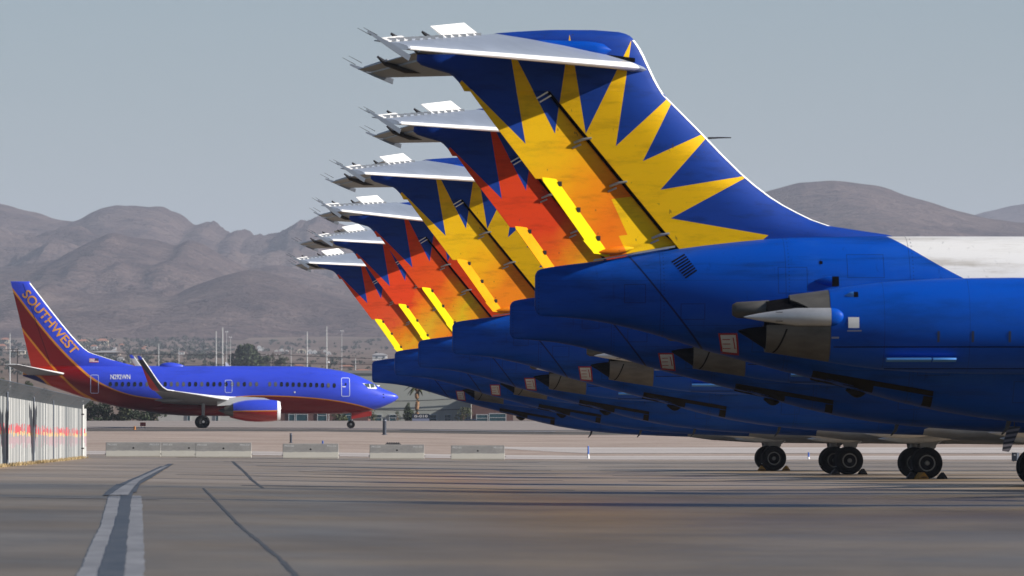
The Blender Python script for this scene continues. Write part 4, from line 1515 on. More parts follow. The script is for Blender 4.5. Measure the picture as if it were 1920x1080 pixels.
rings = []
for z in (5.0, 5.3, 5.44, 5.64, 5.85, 6.05, 6.26, 6.42, 6.58, 6.9, 7.32, 8, 8.97, 10.2, 11.4, 12.55, 12.62, 12.66):
    le, te = BLE(min(z, 12.55)), BTE(z)
    us = U
    k = 1 if z <= 12.55 else (0.7 if z < 12.65 else 0.3)
    rings.append([(le + (te - le) * u, -k * bfin_t(le + (te - le) * u, min(z, 12.55)), z) for u in us] + [(le + (te - le) * u, k * bfin_t(le + (te - le) * u, min(z, 12.55)), z) for u in us[1:]][::-1])
bf = MB().loft(rings).build('tail_fin', livery, B, 40)
rings = []
for z in (5.85, 6.05, 6.26, 6.42, 6.58, 6.9, 7.32, 8, 8.97, 10.2, 11.4, 12.5):
    le, te = BLE(z), BTE(z)
    w = 0.10 / (le - te)
    rings.append([(le + 0.012 - (le - te) * u, sgn * (bfin_t(le - (le - te) * u, z) + 0.008), z) for sgn, uu in ((-1, (w, w * 0.4)), (1, (0, w * 0.4, w))) for u in uu])
MB().loft(rings, False, False, closed=False).build('leading_edge', white_le, bf, 60)
# rudder joint
mb = MB()
drape(mb, bfin_t, [(2.35, 5.5), (2.39, 5.5), (0.02, 12.45), (-0.02, 12.45)], 0.006, 1, 14)
mb.build('rudder_joint', dark_mat, bf, None)
# lettering down the fin
vs, fs = text_mesh('SOUTHWEST', 0.80, 6.80, 0.016)
ang = math.radians(-49.8)
ca, sa = math.cos(ang), math.sin(ang)
mb = MB()
P3 = []
for a, b in vs:
    x = -0.14 + a * ca - b * sa
    z = 11.49 + a * sa + b * ca
    P3.append((x, -(bfin_t(x, z) + 0.022), z))
mb.add(P3, fs)
mb.build('lettering', gold, bf, None)
vs, fs = text_mesh('N292WN', 0.42, 1.70, 0.012)
mb = MB()
mb.add([(7.50 + a, -(hullB.y(7.5 + a, 4.22 + b) + 0.015), 4.22 + b) for a, b in vs], fs)
mb.build('registration', grey_mark if False else white_mark, B, None)
# flag
mb = MB()
fx, fz, fw, fh = 5.71, 5.68, 0.80, 0.36
for k in range(7):
    z0 = fz + fh * k / 7
    drape(mb, bfin_t, [(fx, z0), (fx + fw, z0), (fx + fw, z0 + fh / 7), (fx, z0 + fh / 7)], 0.010, 3, 1, -1, k % 2)
drape(mb, bfin_t, [(fx + fw * 0.58, fz + fh * 0.45), (fx + fw, fz + fh * 0.45), (fx + fw, fz + fh), (fx + fw * 0.58, fz + fh)], 0.016, 2, 1, -1, 2)
mb.build('flag', [red_mark, white_mark, mat('navy_canton', (0.015, 0.02, 0.10), 0.5)], bf, None)


def outline(name, x0, x1, z0, z1, w, m, yf, off=0.012, r=0.14):
    """rounded rectangle outline laid on the hull"""
    pts = []
    for cx, cz, a0 in ((x1 - r, z1 - r, 0), (x0 + r, z1 - r, 90), (x0 + r, z0 + r, 180), (x1 - r, z0 + r, 270)):
        for k in range(5):
            a = math.radians(a0 + 22.5 * k)
            pts.append((cx, cz, math.cos(a), math.sin(a)))
    # more points along the tall sides so the line hugs the curve
    out = []
    for i, (cx, cz, c, q) in enumerate(pts):
        out.append((cx, cz, c, q))
        if i in (9, 19):
            nx_ = pts[(i + 1) % 20]
            for k in range(1, 6):
                t = k / 6
                out.append((cx * (1 - t) + nx_[0] * t, cz * (1 - t) + nx_[1] * t, c, q))
    vs = []
    for cx, cz, c, q in out:
        for rr in (r, r - w):
            x, z = cx + rr * c, cz + rr * q
            vs.append((x, -(yf(x, z) + off), z))
    n = len(out)
    fs = [(2 * i, 2 * ((i + 1) % n), 2 * ((i + 1) % n) + 1, 2 * i + 1) for i in range(n)]
    return MB().add(vs, fs).build(name, m, B, 60)


line_w = mat('pale_door_outline', (0.45, 0.50, 0.72), 0.5)
outline('cabin_door', 5.78, 6.50, 3.0, 4.62, 0.05, line_w, hullB.y)
outline('cabin_door', 27.36, 28.12, 2.74, 4.38, 0.06, line_w, hullB.y)
outline('overwing_exit', 17.33, 17.98, 3.06, 4.18, 0.05, line_w, hullB.y)
mb = MB()
drape(mb, hullB.y, [(27.45, 3.62), (27.75, 3.62), (27.75, 3.55), (27.45, 3.55)], 0.012, 1, 1)
mb.build('door_handle', white_mark, B, None)
mb = MB()
drape(mb, hullB.y, [(27.68, 3.90), (27.82, 3.90), (27.82, 3.72), (27.68, 3.72)], 0.012, 1, 1)
mb.build('door_window', glass_d, B, None)
# cabin windows, some with the blind down
random.seed(11)
wx = [7.5 + 0.5235 * k for k in range(25)] + [21.2 + 0.5058 * k for k in range(12)]
for k, x in enumerate(wx):
    zc = 3.80 if x < 22 else 3.80 - (x - 22) * 0.022
    vs = [(x, -(hullB.y(x, zc) + 0.012), zc)]
    for j in range(14):
        a = 2 * PI * j / 14
        c, q = math.cos(a), math.sin(a)
        xx, zz = x + 0.135 * math.copysign(abs(c) ** 0.7, c), zc + 0.20 * math.copysign(abs(q) ** 0.7, q)
        vs.append((xx, -(hullB.y(xx, zz) + 0.012), zz))
    MB().add(vs, [(0, 1 + j, 1 + (j + 1) % 14) for j in range(14)]).build('cabin_window', glass_s if random.random() < 0.42 else glass_d, B, None)
# cockpit glazing
mb = MB()
drape(mb, hullB.y, [(29.22, 3.90), (30.80, 3.72), (30.42, 3.40), (29.75, 3.44)], 0.010, 10, 4)
cf = mb.build('cockpit_frame', white_mark, B, 60)
for q in ([(29.36, 3.84), (29.80, 3.88), (29.86, 3.52), (29.55, 3.60)], [(29.88, 3.88), (30.22, 3.86), (30.30, 3.55), (29.96, 3.50)], [(30.30, 3.85), (30.62, 3.75), (30.56, 3.58), (30.38, 3.54)]):
    mb = MB()
    drape(mb, hullB.y, q, 0.020, 4, 3)
    mb.build('cockpit_window', glass_c, cf, 60)
# aerials and domes
rings = []
for t in frange(0, 1, 12):
    x = 11.65 + 2.3 * t
    r = math.sin(PI * min(0.995, max(0.005, t ** 0.8))) ** 0.7
    rings.append([(x, 0.55 * r * math.cos(a), 5.34 + 0.36 * r * max(-0.2, math.sin(a))) for a in [2 * PI * k / 18 for k in range(18)]])
MB().loft(rings).build('antenna_dome', b_blue, B)
MB().loft([[(17.86, y, 5.33), (17.45, y, 5.33 + 0.02), (17.42, y, 5.72), (17.55, y, 5.70)] for y in (-0.03, 0.03)]).build('blade_antenna', white_mark, B, None)
mb = MB()
for x, z in ((31.0, 2.98), (31.02, 2.72)):
    drape(mb, hullB.y, [(x, z), (x + 0.10, z), (x + 0.10, z - 0.09), (x, z - 0.09)], 0.01, 1, 1)
mb.build('pitot_plate', dark_mat, B, None)
mb = MB()
drape(mb, hullB.y, [(23.28, 3.18), (23.42, 3.18), (23.42, 3.05), (23.28, 3.05)], 0.02, 1, 1)
mb.build('landing_light', white_mark, B, None)


def foil(rows, name, mats, parent, two=False):
    """rows of (y, le, te, zc, T, twist drop); upper faces get slot 0, lower ones slot 1"""
    us = (0, 0.015, 0.06, 0.2, 0.45, 0.75, 1.0)
    sh = (0.0, 0.4, 0.68, 1.0, 0.9, 0.5, 0.05)
    rr = []
    for y, le, te, zc, T in rows:
        o = [(le + (te - le) * u, y, zc + T * s - 0.15 * T * u) for u, s in zip(us, sh)]
        o += [(le + (te - le) * u, y, zc - T * s * 0.7 - 0.15 * T * u) for u, s in list(zip(us, sh))[::-1][:-1]]
        rr.append(o)
    n = len(rr[0])
    mb = MB()
    vs = [p for r in rr for p in r]
    mb.v = vs
    for i in range(len(rr) - 1):
        for j in range(n):
            k = (j + 1) % n
            mb.f.append((i * n + j, i * n + k, (i + 1) * n + k, (i + 1) * n + j))
            mb.m.append(0 if j < 6 else 1)
    mb.f += [tuple(range(n))[::-1], tuple((len(rr) - 1) * n + j for j in range(n))]
    mb.m += [0, 0]
    return mb.build(name, mats, parent, 50)


for sd_, dz in ((-1, 0.0), (1, 0.45)):
    wing = foil([(sd_ * 1.4, 19.6, 11.9, 2.25, 0.48), (sd_ * 3.0, 18.5, 11.9, 2.42, 0.40), (sd_ * 5.5, 17.3, 12.0, 2.53 + dz * 0.25, 0.28), (sd_ * 11, 15.0, 11.5, 2.82 + dz * 0.6, 0.16), (sd_ * 16.6, 12.62, 11.0, 3.12 + dz, 0.08)], 'wing', [wing_w, wing_u], B)
    # white nose edge of the wing
    rings = []
    for y, le, zc, T in ((3.0, 18.5, 2.42, 0.40), (5.5, 17.3, 2.53 + dz * 0.25, 0.28), (11, 15.0, 2.82 + dz * 0.6, 0.16), (16.5, 12.66, 3.12 + dz, 0.08)):
        rings.append([(le - u * 5, sd_ * y, zc + T * s) for u, s in ((0.06, 0.75), (0.015, 0.46), (-0.004, 0.0), (0.004, -0.2), (0.02, -0.36))])
    MB().loft(rings, False, False, closed=False).build('slat', white_le, wing, 60)
    # winglet: sweeps up out of the tip
    rr = []
    for y, z, le, te, T in ((16.6, 3.12, 12.62, 11.0, 0.07), (17.0, 3.20, 12.0, 10.75, 0.07), (17.25, 3.45, 11.6, 10.5, 0.07), (17.35, 3.9, 11.25, 10.35, 0.06), (17.55, 5.0, 10.5, 9.95, 0.05), (17.72, 5.9, 9.88, 9.55, 0.03), (17.74, 6.08, 9.70, 9.50, 0.02)):
        up = smooth01((z - 3.1) / 0.7)
        o = []
        for u, s in ((0, 0), (0.06, 0.8), (0.35, 1), (1, 0.1), (0.35, -1), (0.06, -0.8)):
            t = T * s
            o.append((le + (te - le) * u, sd_ * (y + t * up), z + dz + t * (1 - up)))
        rr.append(o)
    mW, ntW, bW = paint_base('winglet_paint_' + ('near' if sd_ < 0 else 'far'), 0.4, 0.2)
    xw, yw, zw, vw = xyz(ntW)
    leW = mth(ntW, 'ADD', mth(ntW, 'MULTIPLY', mth(ntW, 'SUBTRACT', zw, 3.9 + dz), -0.70), 11.25)
    kW = mth(ntW, 'SUBTRACT', leW, xw)
    cW = mixc(ntW, smooth_n(ntW, kW, 0.40, 0.46), (0.02, 0.02, 0.03) if sd_ < 0 else (0.45, 0.42, 0.42), (0.42, 0.02, 0.012))
    cW = mixc(ntW, mth(ntW, 'GREATER_THAN', zw, 5.75 + dz), cW, B_BLUE)
    ntW.links.new(cW, bW.inputs['Base Color'])
    wl = MB().loft(rr).build('winglet', mW, wing, 40)
    MB().tube([(12.62, sd_ * 16.6, 3.14 + dz), (12.02, sd_ * 17.0, 3.22 + dz), (11.63, sd_ * 17.25, 3.46 + dz), (11.27, sd_ * 17.35, 3.9 + dz), (10.52, sd_ * 17.55, 5.0 + dz), (9.90, sd_ * 17.72, 5.9 + dz)], 0.045, 6).build('winglet_edge', white_le, wl if False else wing)
    for yy, L_ in ((6.6, 2.6), (9.6, 2.2)):
        rings = []
        for t in frange(0, 1, 8):
            r = 0.19 * math.sin(PI * min(0.98, max(0.03, t))) ** 0.8
            rings.append([(11.2 + L_ * t, sd_ * yy + 0.7 * r * math.cos(a), 2.40 + dz * 0.4 + r * math.sin(a)) for a in [2 * PI * k / 12 for k in range(12)]])
        MB().loft(rings).build('flap_fairing', wing_u, wing)
    # tailplane
    foil([(sd_ * 0.2, 4.1, 0.4, 4.62, 0.20), (sd_ * 1.0, 3.5, 0.3, 4.70, 0.17), (sd_ * 7.1, -0.55, -1.55, 5.45 + dz * 0.3, 0.06)], 'tailplane', [wing_w, wing_u], B)
    rings = []
    for t in frange(0, 1, 6):
        y = 1.0 + 6.1 * t
        le, zc, T = 3.5 - 4.05 * t, 4.70 + (0.75 + dz * 0.3) * t, 0.17 - 0.11 * t
        rings.append([(le - u, sd_ * y, zc + T * s) for u, s in ((0.16, 0.66), (0.04, 0.42), (-0.012, 0.0), (0.04, -0.3))])
    MB().loft(rings, False, False, closed=False).build('tailplane_edge', white_le, B, 60)
    # engine
    yc, zc = sd_ * 4.83, 1.52 + dz * 0.2
    n = 40
    prof = [(17.95, 0.66), (18.4, 0.80), (19.0, 0.92), (19.8, 0.985), (20.6, 0.99), (21.3, 0.95), (21.72, 0.885)]
    mN, ntN, bN = (livery, None, None)
    if sd_ < 0:
        eng_m, ntN, bN = paint_base('engine_blue_over_red', 0.32, 0.3)
        xn, yn, zn, vn = xyz(ntN)
        zl = mth(ntN, 'ADD', mth(ntN, 'MULTIPLY', mth(ntN, 'SUBTRACT', xn, 18.0), 0.012), 1.47)
        cN = mixc(ntN, mth(ntN, 'LESS_THAN', zn, zl), B_BLUE, (0.33, 0.010, 0.007))
        cN = mixc(ntN, mth(ntN, 'LESS_THAN', mth(ntN, 'ABSOLUTE', mth(ntN, 'SUBTRACT', zn, zl)), 0.045), cN, B_GOLD)
        ntN.links.new(cN, bN.inputs['Base Color'])
    nac = MB().loft([[(x, yc + r * math.cos(a), zc + r * 0.97 * math.sin(a)) for a in [2 * PI * k / n for k in range(n)]] for x, r in prof]).build('engine_nacelle', eng_m, B, 40)
    MB().loft([[(x, yc + r * math.cos(a), zc + r * 0.97 * math.sin(a)) for a in [2 * PI * k / n for k in range(n)]] for x, r in ((21.72, 0.892), (21.82, 0.86), (21.94, 0.81), (22.0, 0.77), (21.95, 0.72), (21.7, 0.70), (21.2, 0.74))], True, True).build('intake_lip', alu_bright, nac, 40)
    MB().lathe([(17.2, 0.32), (17.6, 0.44), (18.0, 0.55)], (0, yc, zc), 'x', 28).build('exhaust_nozzle', nozzle_mat, nac, 40)
    MB().lathe([(16.7, 0.03), (17.0, 0.18), (17.3, 0.27)], (0, yc, zc), 'x', 24).build('exhaust_plug', spike_mat, nac, 40)
    # pylon, white on top
    rr = []
    for y in (-0.14, 0.14):
        rr.append([(21.2, yc + y, zc + 0.90), (20.6, yc + y, zc + 1.10), (18.6, yc + y, 2.72 + dz * .2), (16.6, yc + y, 2.5), (16.6, yc + y, zc + 0.4), (18.4, yc + y, zc + 0.5)])
    MB().loft(rr).build('pylon', wing_w, B, 30)
    # main gear
    gx, gy = 15.44, sd_ * 2.86
    gr = MB().tube([(gx, gy, 2.2), (gx, gy, 1.2), (gx, gy, 0.56)], [0.16, 0.13, 0.11], 12).tube([(gx, gy - 0.4, 0.56), (gx, gy + 0.4, 0.56)], 0.08, 10).build('main_gear', gear_mat, B)
    for d in (-0.43, 0.43):
        pr = [(-0.16, 0.28), (-0.20, 0.34), (-0.20, 0.46), (-0.15, 0.535), (-0.05, 0.56), (0.05, 0.56), (0.15, 0.535), (0.20, 0.46), (0.20, 0.34), (0.16, 0.28)]
        MB().lathe(pr, (gx, gy + d, 0.56), 'y', 32).build('tyre', rubber, gr, 35)
        MB().lathe([(-0.17, 0.01), (-0.17, 0.10), (-0.12, 0.13), (-0.12, 0.24), (-0.17, 0.285), (0.17, 0.285), (0.12, 0.24), (0.12, 0.13), (0.17, 0.10), (0.17, 0.01)], (gx, gy + d, 0.56), 'y', 24).build('rim', gear_mat, gr, 35)
MB().loft([[(x, y, z) for x, z in ((28.30, 1.36), (30.05, 1.50), (30.05, 1.10), (28.30, 0.80))] for y in (-0.46, -0.42)]).build('nose_gear_door', b_red, B, None)
MB().loft([[(x, y, z) for x, z in ((28.30, 1.36), (30.05, 1.50), (30.05, 1.10), (28.30, 0.80))] for y in (0.42, 0.46)]).build('nose_gear_door', b_red, B, None)
ng = MB().tube([(28.34, 0, 1.5), (28.28, 0, 0.36)], [0.09, 0.07], 10).tube([(28.27, -0.24, 0.36), (28.27, 0.24, 0.36)], 0.05, 8).build('nose_gear', gear_mat, B)
for d in (-0.2, 0.2):
    MB().lathe([(-0.09, 0.17), (-0.11, 0.22), (-0.10, 0.30), (-0.04, 0.345), (0.04, 0.345), (0.10, 0.30), (0.11, 0.22), (0.09, 0.17)], (28.27, d, 0.345), 'y', 28).build('tyre', rubber, ng, 35)
    MB().lathe([(-0.10, 0.02), (-0.08, 0.18), (0.08, 0.18), (0.10, 0.02)], (28.27, d, 0.345), 'y', 20).build('rim', hub_mat, ng, 35)

# ------------------------------------------------------------------ concrete barriers
conc = ground_mat('weathered_barrier_concrete', (0.27, 0.262, 0.245), (0.33, 0.32, 0.295), (1, 1, 2.5), 1.2, 0.85, 0.2, (8.0, (1, 1, 1), 0.15))
nt = conc.node_tree
x, y, z, vec = xyz(nt)
bC = nt.nodes['Principled BSDF']
src = bC.inputs['Base Color'].links[0].from_socket
edge = mth(nt, 'ADD', 0.35, mth(nt, 'MULTIPLY', mth(nt, 'SUBTRACT', noise_n(nt, vec, 3.0, 4), 0.5), 0.12))
nt.links.new(mixc(nt, mth(nt, 'MULTIPLY', mth(nt, 'LESS_THAN', z, edge), 0.6), src, (0.52, 0.49, 0.40)), bC.inputs['Base Color'])  # lower slope painted paler: dust, plus sunlight put into the colour
mark_b = mat('pale_stencil', (0.62, 0.61, 0.58), 0.7)


def barrier(px, py, lab, back=0.0):
    X, Y, Z = pt(px, py)
    Y += back
    Z = zt(X, Y) + 0.02
    Lb = 3.05
    o = empty('concrete_barrier', (X, Y, Z - 0.02), math.radians(0.6))
    h = [(0.0, 0.0), (0.0, 0.06), (0.155, 0.36), (0.225, 0.80), (0.235, 0.82), (0.385, 0.82), (0.395, 0.80), (0.465, 0.36), (0.62, 0.06), (0.62, 0.0)]
    rr = [[(x, y + (0.012 if e else 0) * (1 if y < 0.3 else -1), z - (0.012 if e and z > 0.5 else 0)) for y, z in h] for x, e in ((0, 1), (0.02, 0), (Lb - 0.02, 0), (Lb, 1))]
    MB().loft(rr).build('barrier_body', conc, o, 8)
    for x0 in (0.10, Lb - 0.62):
        vs, fs = text_mesh('PRO-EX', 0.10, 0.52, 0.01)
        MB().add([(x0 + a, 0.155 + (0.07 * (0.64 + b - 0.36) / 0.44) - 0.004, 0.64 + b) for a, b in vs], fs).build('stencil', mark_b, o, None)
    yh = 0.155 + 0.07 * (0.50 - 0.36) / 0.44
    MB().lathe([(-0.006, 0.05), (0.01, 0.05)], (Lb * 0.5, yh, 0.50), 'y', 12).build('lifting_hole', dark_mat, o, None)
    for xe in (-0.05, Lb + 0.05):
        MB().tube([(xe + (0.06 if xe < 0 else -0.06), 0.29, 0.16), (xe, 0.27, 0.16), (xe, 0.27, 0.20), (xe + (0.06 if xe < 0 else -0.06), 0.29, 0.20)], 0.014, 6).build('steel_loop', spike_mat, o)
    tag(o, lab, 'barrier', 'concrete barriers at the edge of the apron')


barrier(198, 857.0, 'leftmost concrete barrier, nearest the slatted fence')
barrier(301, 857.3, 'concrete barrier partly hidden behind the right end of its neighbour, second from the fence', 0.75)
barrier(366.5, 858.0, 'third concrete barrier from the fence, last of the touching three')
barrier(530, 859.8, 'lone concrete barrier beneath the short dark post')
barrier(693, 861.0, 'lone concrete barrier with a row of black spikes showing behind it')
barrier(845.5, 862.0, 'rightmost concrete barrier, just left of the jets\' bellies')

# ------------------------------------------------------------------ slatted fence
mF = bpy.data.materials.new('pale_fence_slats')
mF.use_nodes = True
nt = mF.node_tree
bF = nt.nodes['Principled BSDF']
x, y, z, vec = xyz(nt)
cell = nt.nodes.new('ShaderNodeTexWhiteNoise')
cell.noise_dimensions = '1D'
nt.links.new(mth(nt, 'FLOOR', mth(nt, 'MULTIPLY', y, 1.0 / 1.35)), cell.inputs['W'])
cell2 = nt.nodes.new('ShaderNodeTexWhiteNoise')
cell2.noise_dimensions = '1D'
nt.links.new(mth(nt, 'FLOOR', mth(nt, 'MULTIPLY', y, 1.0 / 0.95)), cell2.inputs['W'])
base = mixc(nt, cell.outputs['Value'], (0.12, 0.13, 0.132), (0.46, 0.46, 0.43))
h1 = mth(nt, 'ADD', 1.30, mth(nt, 'MULTIPLY', cell2.outputs['Value'], 0.34))
h0 = mth(nt, 'ADD', 1.02, mth(nt, 'MULTIPLY', cell.outputs['Value'], 0.18))
red = mth(nt, 'MULTIPLY', mth(nt, 'LESS_THAN', z, h1), mth(nt, 'GREATER_THAN', z, mth(nt, 'ADD', h0, 0.15)))
red = mth(nt, 'MULTIPLY', red, mth(nt, 'GREATER_THAN', cell2.outputs['Value'], 0.35))
yel = mth(nt, 'MULTIPLY', mth(nt, 'LESS_THAN', z, mth(nt, 'ADD', h0, 0.18)), mth(nt, 'GREATER_THAN', z, h0))
yel = mth(nt, 'MULTIPLY', yel, mth(nt, 'GREATER_THAN', cell.outputs['Value'], 0.45))
mau = mth(nt, 'MULTIPLY', mth(nt, 'LESS_THAN', z, h0), mth(nt, 'GREATER_THAN', z, mth(nt, 'ADD', 0.62, mth(nt, 'MULTIPLY', cell2.outputs['Value'], 0.25))))
mau = mth(nt, 'MULTIPLY', mau, mth(nt, 'GREATER_THAN', cell.outputs['Value'], 0.3))
base = mixc(nt, mth(nt, 'MULTIPLY', mau, 0.7), base, (0.36, 0.22, 0.24))
base = mixc(nt, mth(nt, 'MULTIPLY', yel, 0.8), base, (0.60, 0.40, 0.14))
base = mixc(nt, mth(nt, 'MULTIPLY', red, 0.9), base, (0.50, 0.05, 0.06))
base = mixc(nt, mth(nt, 'MULTIPLY', smooth_n(nt, noise_n(nt, vec, 3.0, 4, (1, 0.4, 1)), 0.5, 0.75), 0.35), base, (0.22, 0.22, 0.21))
nt.links.new(base, bF.inputs['Base Color'])
bF.inputs['Roughness'].default_value = 0.55
post_w = mat('whitewashed_fence_post', (0.62, 0.62, 0.58), 0.6, 0, 0.15, 4)
post_d = mat('dark_fence_post', (0.10, 0.12, 0.15), 0.6)
wire_m = mat('grey_barbed_mesh', (0.10, 0.125, 0.15), 0.6, 0.4)
FXY = lambda y: -19.1 - 0.030 * (y - 310)
fe = empty('slatted_fence', (0, 0, 0))
fe.location = (FXY(437), 437, zt(FXY(437), 437))
tag(fe, 'pale slatted fence with a red and yellow band and a slanting wire top', 'fence')
oz = fe.location
mb = MB()
n = 360
vs, fs = [], []
for i in range(n + 1):
    y = 270 + (441.5 - 270) * i / n
    x = FXY(y) + (0.075 if i % 2 else 0.0)
    if y > 438.5:
        x += (y - 438.5) * 0.10
    zb = zt(x, y)
    vs += [(x - oz[0], y - oz[1], zb - oz[2] + 0.03), (x - oz[0], y - oz[1], zb - oz[2] + 2.62 + 0.012 * (i % 3))]
fs = [(2 * i, 2 * i + 2, 2 * i + 3, 2 * i + 1) for i in range(n)]
mb.add(vs, fs)
pn = mb.build('slat_panel', mF, fe, None)
for y, m, w, h in ((308.5, post_d, 0.04, 2.75), (344, post_d, 0.035, 2.7), (376, post_d, 0.03, 2.7), (437, post_w, 0.06, 2.95)):
    x = FXY(y) + 0.22
    zb = zt(x, y) - oz[2]
    po = MB().tube([(x - oz[0], y - oz[1], zb), (x - oz[0], y - oz[1], zb + h)], w, 12).build('fence_post', m, fe)
    MB().lathe([(0, w * 1.15), (0.04, w * 1.1), (0.10, w * 0.5), (0.12, 0.01)], (x - oz[0], y - oz[1], zb + h), 'z', 12).build('post_cap', m, po)
    if m is post_w:
        for zz in (0.5, 2.3):
            MB().lathe([(0, w * 1.25), (0.07, w * 1.25)], (x - oz[0], y - oz[1], zb + zz), 'z', 12).build('clamp', spike_mat, po)
# slanting wire top: five wires and a row of raking arms, plus fine mesh strands
for k in range(6):
    t = k / 5
    pts = []
    for i in range(40):
        y = 270 + (441.5 - 270) * i / 39
        x = FXY(y) + 0.05 + 0.48 * t
        pts.append((x - oz[0], y - oz[1], zt(x, y) - oz[2] + 2.64 + 0.50 * t))
    MB().tube(pts, 0.016, 4).build('barbed_wire', wire_m, fe)
mb = MB()
random.seed(3)
vs, fs = [], []
n = 900
for i in range(n):
    y = 270 + (441.5 - 270) * i / n
    x = FXY(y) + 0.05
    zb = zt(x, y) - oz[2] + 2.63
    w = random.uniform(0.10, 0.24)
    b = len(vs)
    lean = 0.46 + random.uniform(-0.04, 0.06)
    vs += [(x - oz[0], y - oz[1], zb), (x - oz[0], y - oz[1] + w, zb), (x - oz[0] + lean, y - oz[1] + w + 0.5, zb + 0.50), (x - oz[0] + lean, y - oz[1] + 0.5, zb + 0.50)]
    fs.append((b, b + 1, b + 2, b + 3))
mb.add(vs, fs)
o = mb.build('wire_top', wire_m, fe, None)
o['kind'] = 'stuff'
straw = mat('dry_straw_grass', (0.42, 0.31, 0.15), 0.9, 0, 0.3, 3)
mb = MB()
random.seed(9)
for i in range(2600):
    y = 280 + 160 * random.random()
    x = FXY(y) + 0.12 + abs(random.gauss(0, 0.16))
    z = zt(x, y) + 0.02
    h = random.uniform(0.03, 0.16)
    a = random.uniform(0, PI)
    d = 0.02
    mb.add([(x - d * math.cos(a), y - d * math.sin(a), z), (x + d * math.cos(a), y + d * math.sin(a), z), (x + random.gauss(0, 0.05), y + random.gauss(0, 0.05), z + h)], [(0, 1, 2)])
tag(mb.build('dry_grass', straw, None, None), 'dry straw along the foot of the slatted fence', 'grass', kind='stuff')

# ------------------------------------------------------------------ markers and small signs on the verge
post_m = mat('charcoal_marker_post', (0.045, 0.055, 0.075), 0.6)
blue_pl = mat('blue_marker_plastic', (0.02, 0.10, 0.42), 0.5)
red_s = mat('faded_red_sign', (0.62, 0.09, 0.06), 0.6)
org_s = mat('orange_marker', (0.55, 0.22, 0.05), 0.6)


def marker(name, px, ytop, ybot, wid, m, lab, cat, foot=None, hi=880.0):
    X, Y, Z = pt(px, ybot, 40, hi)
    s_ = F_PX / Y
    h = (ybot - ytop) / s_
    w = wid / s_ / 2
    o = empty(name, (X, Y, Z))
    if foot:
        MB().lathe([(0.0, w * 1.6), (0.03, w * 1.5), (h * 0.38, w), (h * 0.38, 0.0)], (0, 0, 0), 'z', 12).build('marker_foot', foot, o)
        MB().lathe([(h * 0.38, w * 0.9), (h * 0.95, w * 0.9), (h, w * 0.5)], (0, 0, 0), 'z', 12).build('marker_stem', m, o)
    else:
        MB().lathe([(0, w * 1.7), (0.04, w * 1.6), (0.06, w), (h * 0.9, w), (h * 0.95, w * 1.1), (h, w * 0.55)], (0, 0, 0), 'z', 12).build('marker_stem', m, o)
        MB().lathe([(h * 0.86, w * 1.12), (h * 0.91, w * 1.12)], (0, 0, 0), 'z', 12).build('marker_band', grey_mark, o)
    tag(o, lab, cat)
    return o


marker('marker_post', 545.5, 812, 831, 4.5, post_m, 'short dark post on the sand behind the fourth barrier', 'marker post')
marker('marker_post', 721, 785, 816, 7, post_m, 'tall dark post in front of the taxiing jet\'s nose', 'marker post')
marker('edge_marker', 1103, 836, 861, 3.4, blue_pl, 'slim blue and white edge marker right of the last barrier', 'edge marker', white_mark)
marker('edge_marker', 1516, 848, 862, 3.4, blue_pl, 'slim blue and white edge marker between the parked jets\' wheels', 'edge marker', white_mark)
marker('edge_marker', 605, 826, 836, 3.0, blue_pl, 'small blue edge marker showing behind the fourth barrier', 'edge marker')
o = empty('roadside_sign', (0, 0, 0))
X, Y, Z = pt(268, 802.5)
o.location = (X, Y, Z)
s_ = F_PX / Y
MB().box((-5.2 / s_, -0.03, 3.5 / s_), (5.2 / s_, 0.03, 10.5 / s_)).build('sign_board', red_s, o, None)
MB().box((-2.8 / s_, -0.036, 5.4 / s_), (2.6 / s_, -0.031, 6.4 / s_)).build('sign_bar', mat('pale_sign_bar', (0.7, 0.4, 0.35), 0.6), o, None)
MB().tube([(-0.14, 0, 0), (-0.14, 0, 0.2)], 0.02, 6).build('sign_leg', spike_mat, o)
MB().tube([(0.14, 0, 0), (0.14, 0, 0.2)], 0.02, 6).build('sign_leg', spike_mat, o)
tag(o, 'small red sign by the taxiway below the taxiing jet\'s tail', 'sign')
marker('edge_light', 252.5, 799, 806.5, 4, org_s, 'tiny orange edge light left of the small red sign', 'edge light')
o = empty('guidance_sign', (0, 0, 0))
X, Y, Z = pt(1904, 866)
o.location = (X, Y, Z)
o.rotation_euler = (0, 0, math.radians(-35))
MB().box((-0.17, -0.13, 0.05), (0.17, 0.13, 0.52)).build('sign_box', post_m, o, None)
MB().box((-0.178, -0.11, 0.08), (-0.172, 0.11, 0.49)).build('sign_face', mat('pale_yellow_sign_face', (0.62, 0.55, 0.30), 0.5), o, None)
MB().box((-0.02, -0.138, 0.34), (0.09, -0.132, 0.44)).build('sign_mark', white_mark, o, None)
for dx in (-0.12, 0.12):
    MB().tube([(dx, 0, 0), (dx, 0, 0.05)], 0.03, 8).build('sign_leg', spike_mat, o)
tag(o, 'small black guidance sign box with a yellow side near the right edge', 'sign')
X, Y, Z = pt(737, 834)
o = empty('spike_rack', (X, Y, Z))
s_ = F_PX / Y
MB().box((-15 / s_, -0.1, 0.0), (15 / s_, 0.1, 0.07)).build('rack_bar', spike_mat, o, None)
for k in range(6):
    MB().lathe([(0.072, 0.07), (0.12, 0.07), (0.17, 0.02)], ((-10.5 + 4.2 * k) / s_, 0, 0), 'z', 8).build('spike', spike_mat, o)
tag(o, 'low black rack of blunt spikes lying behind the fifth barrier', 'rack')

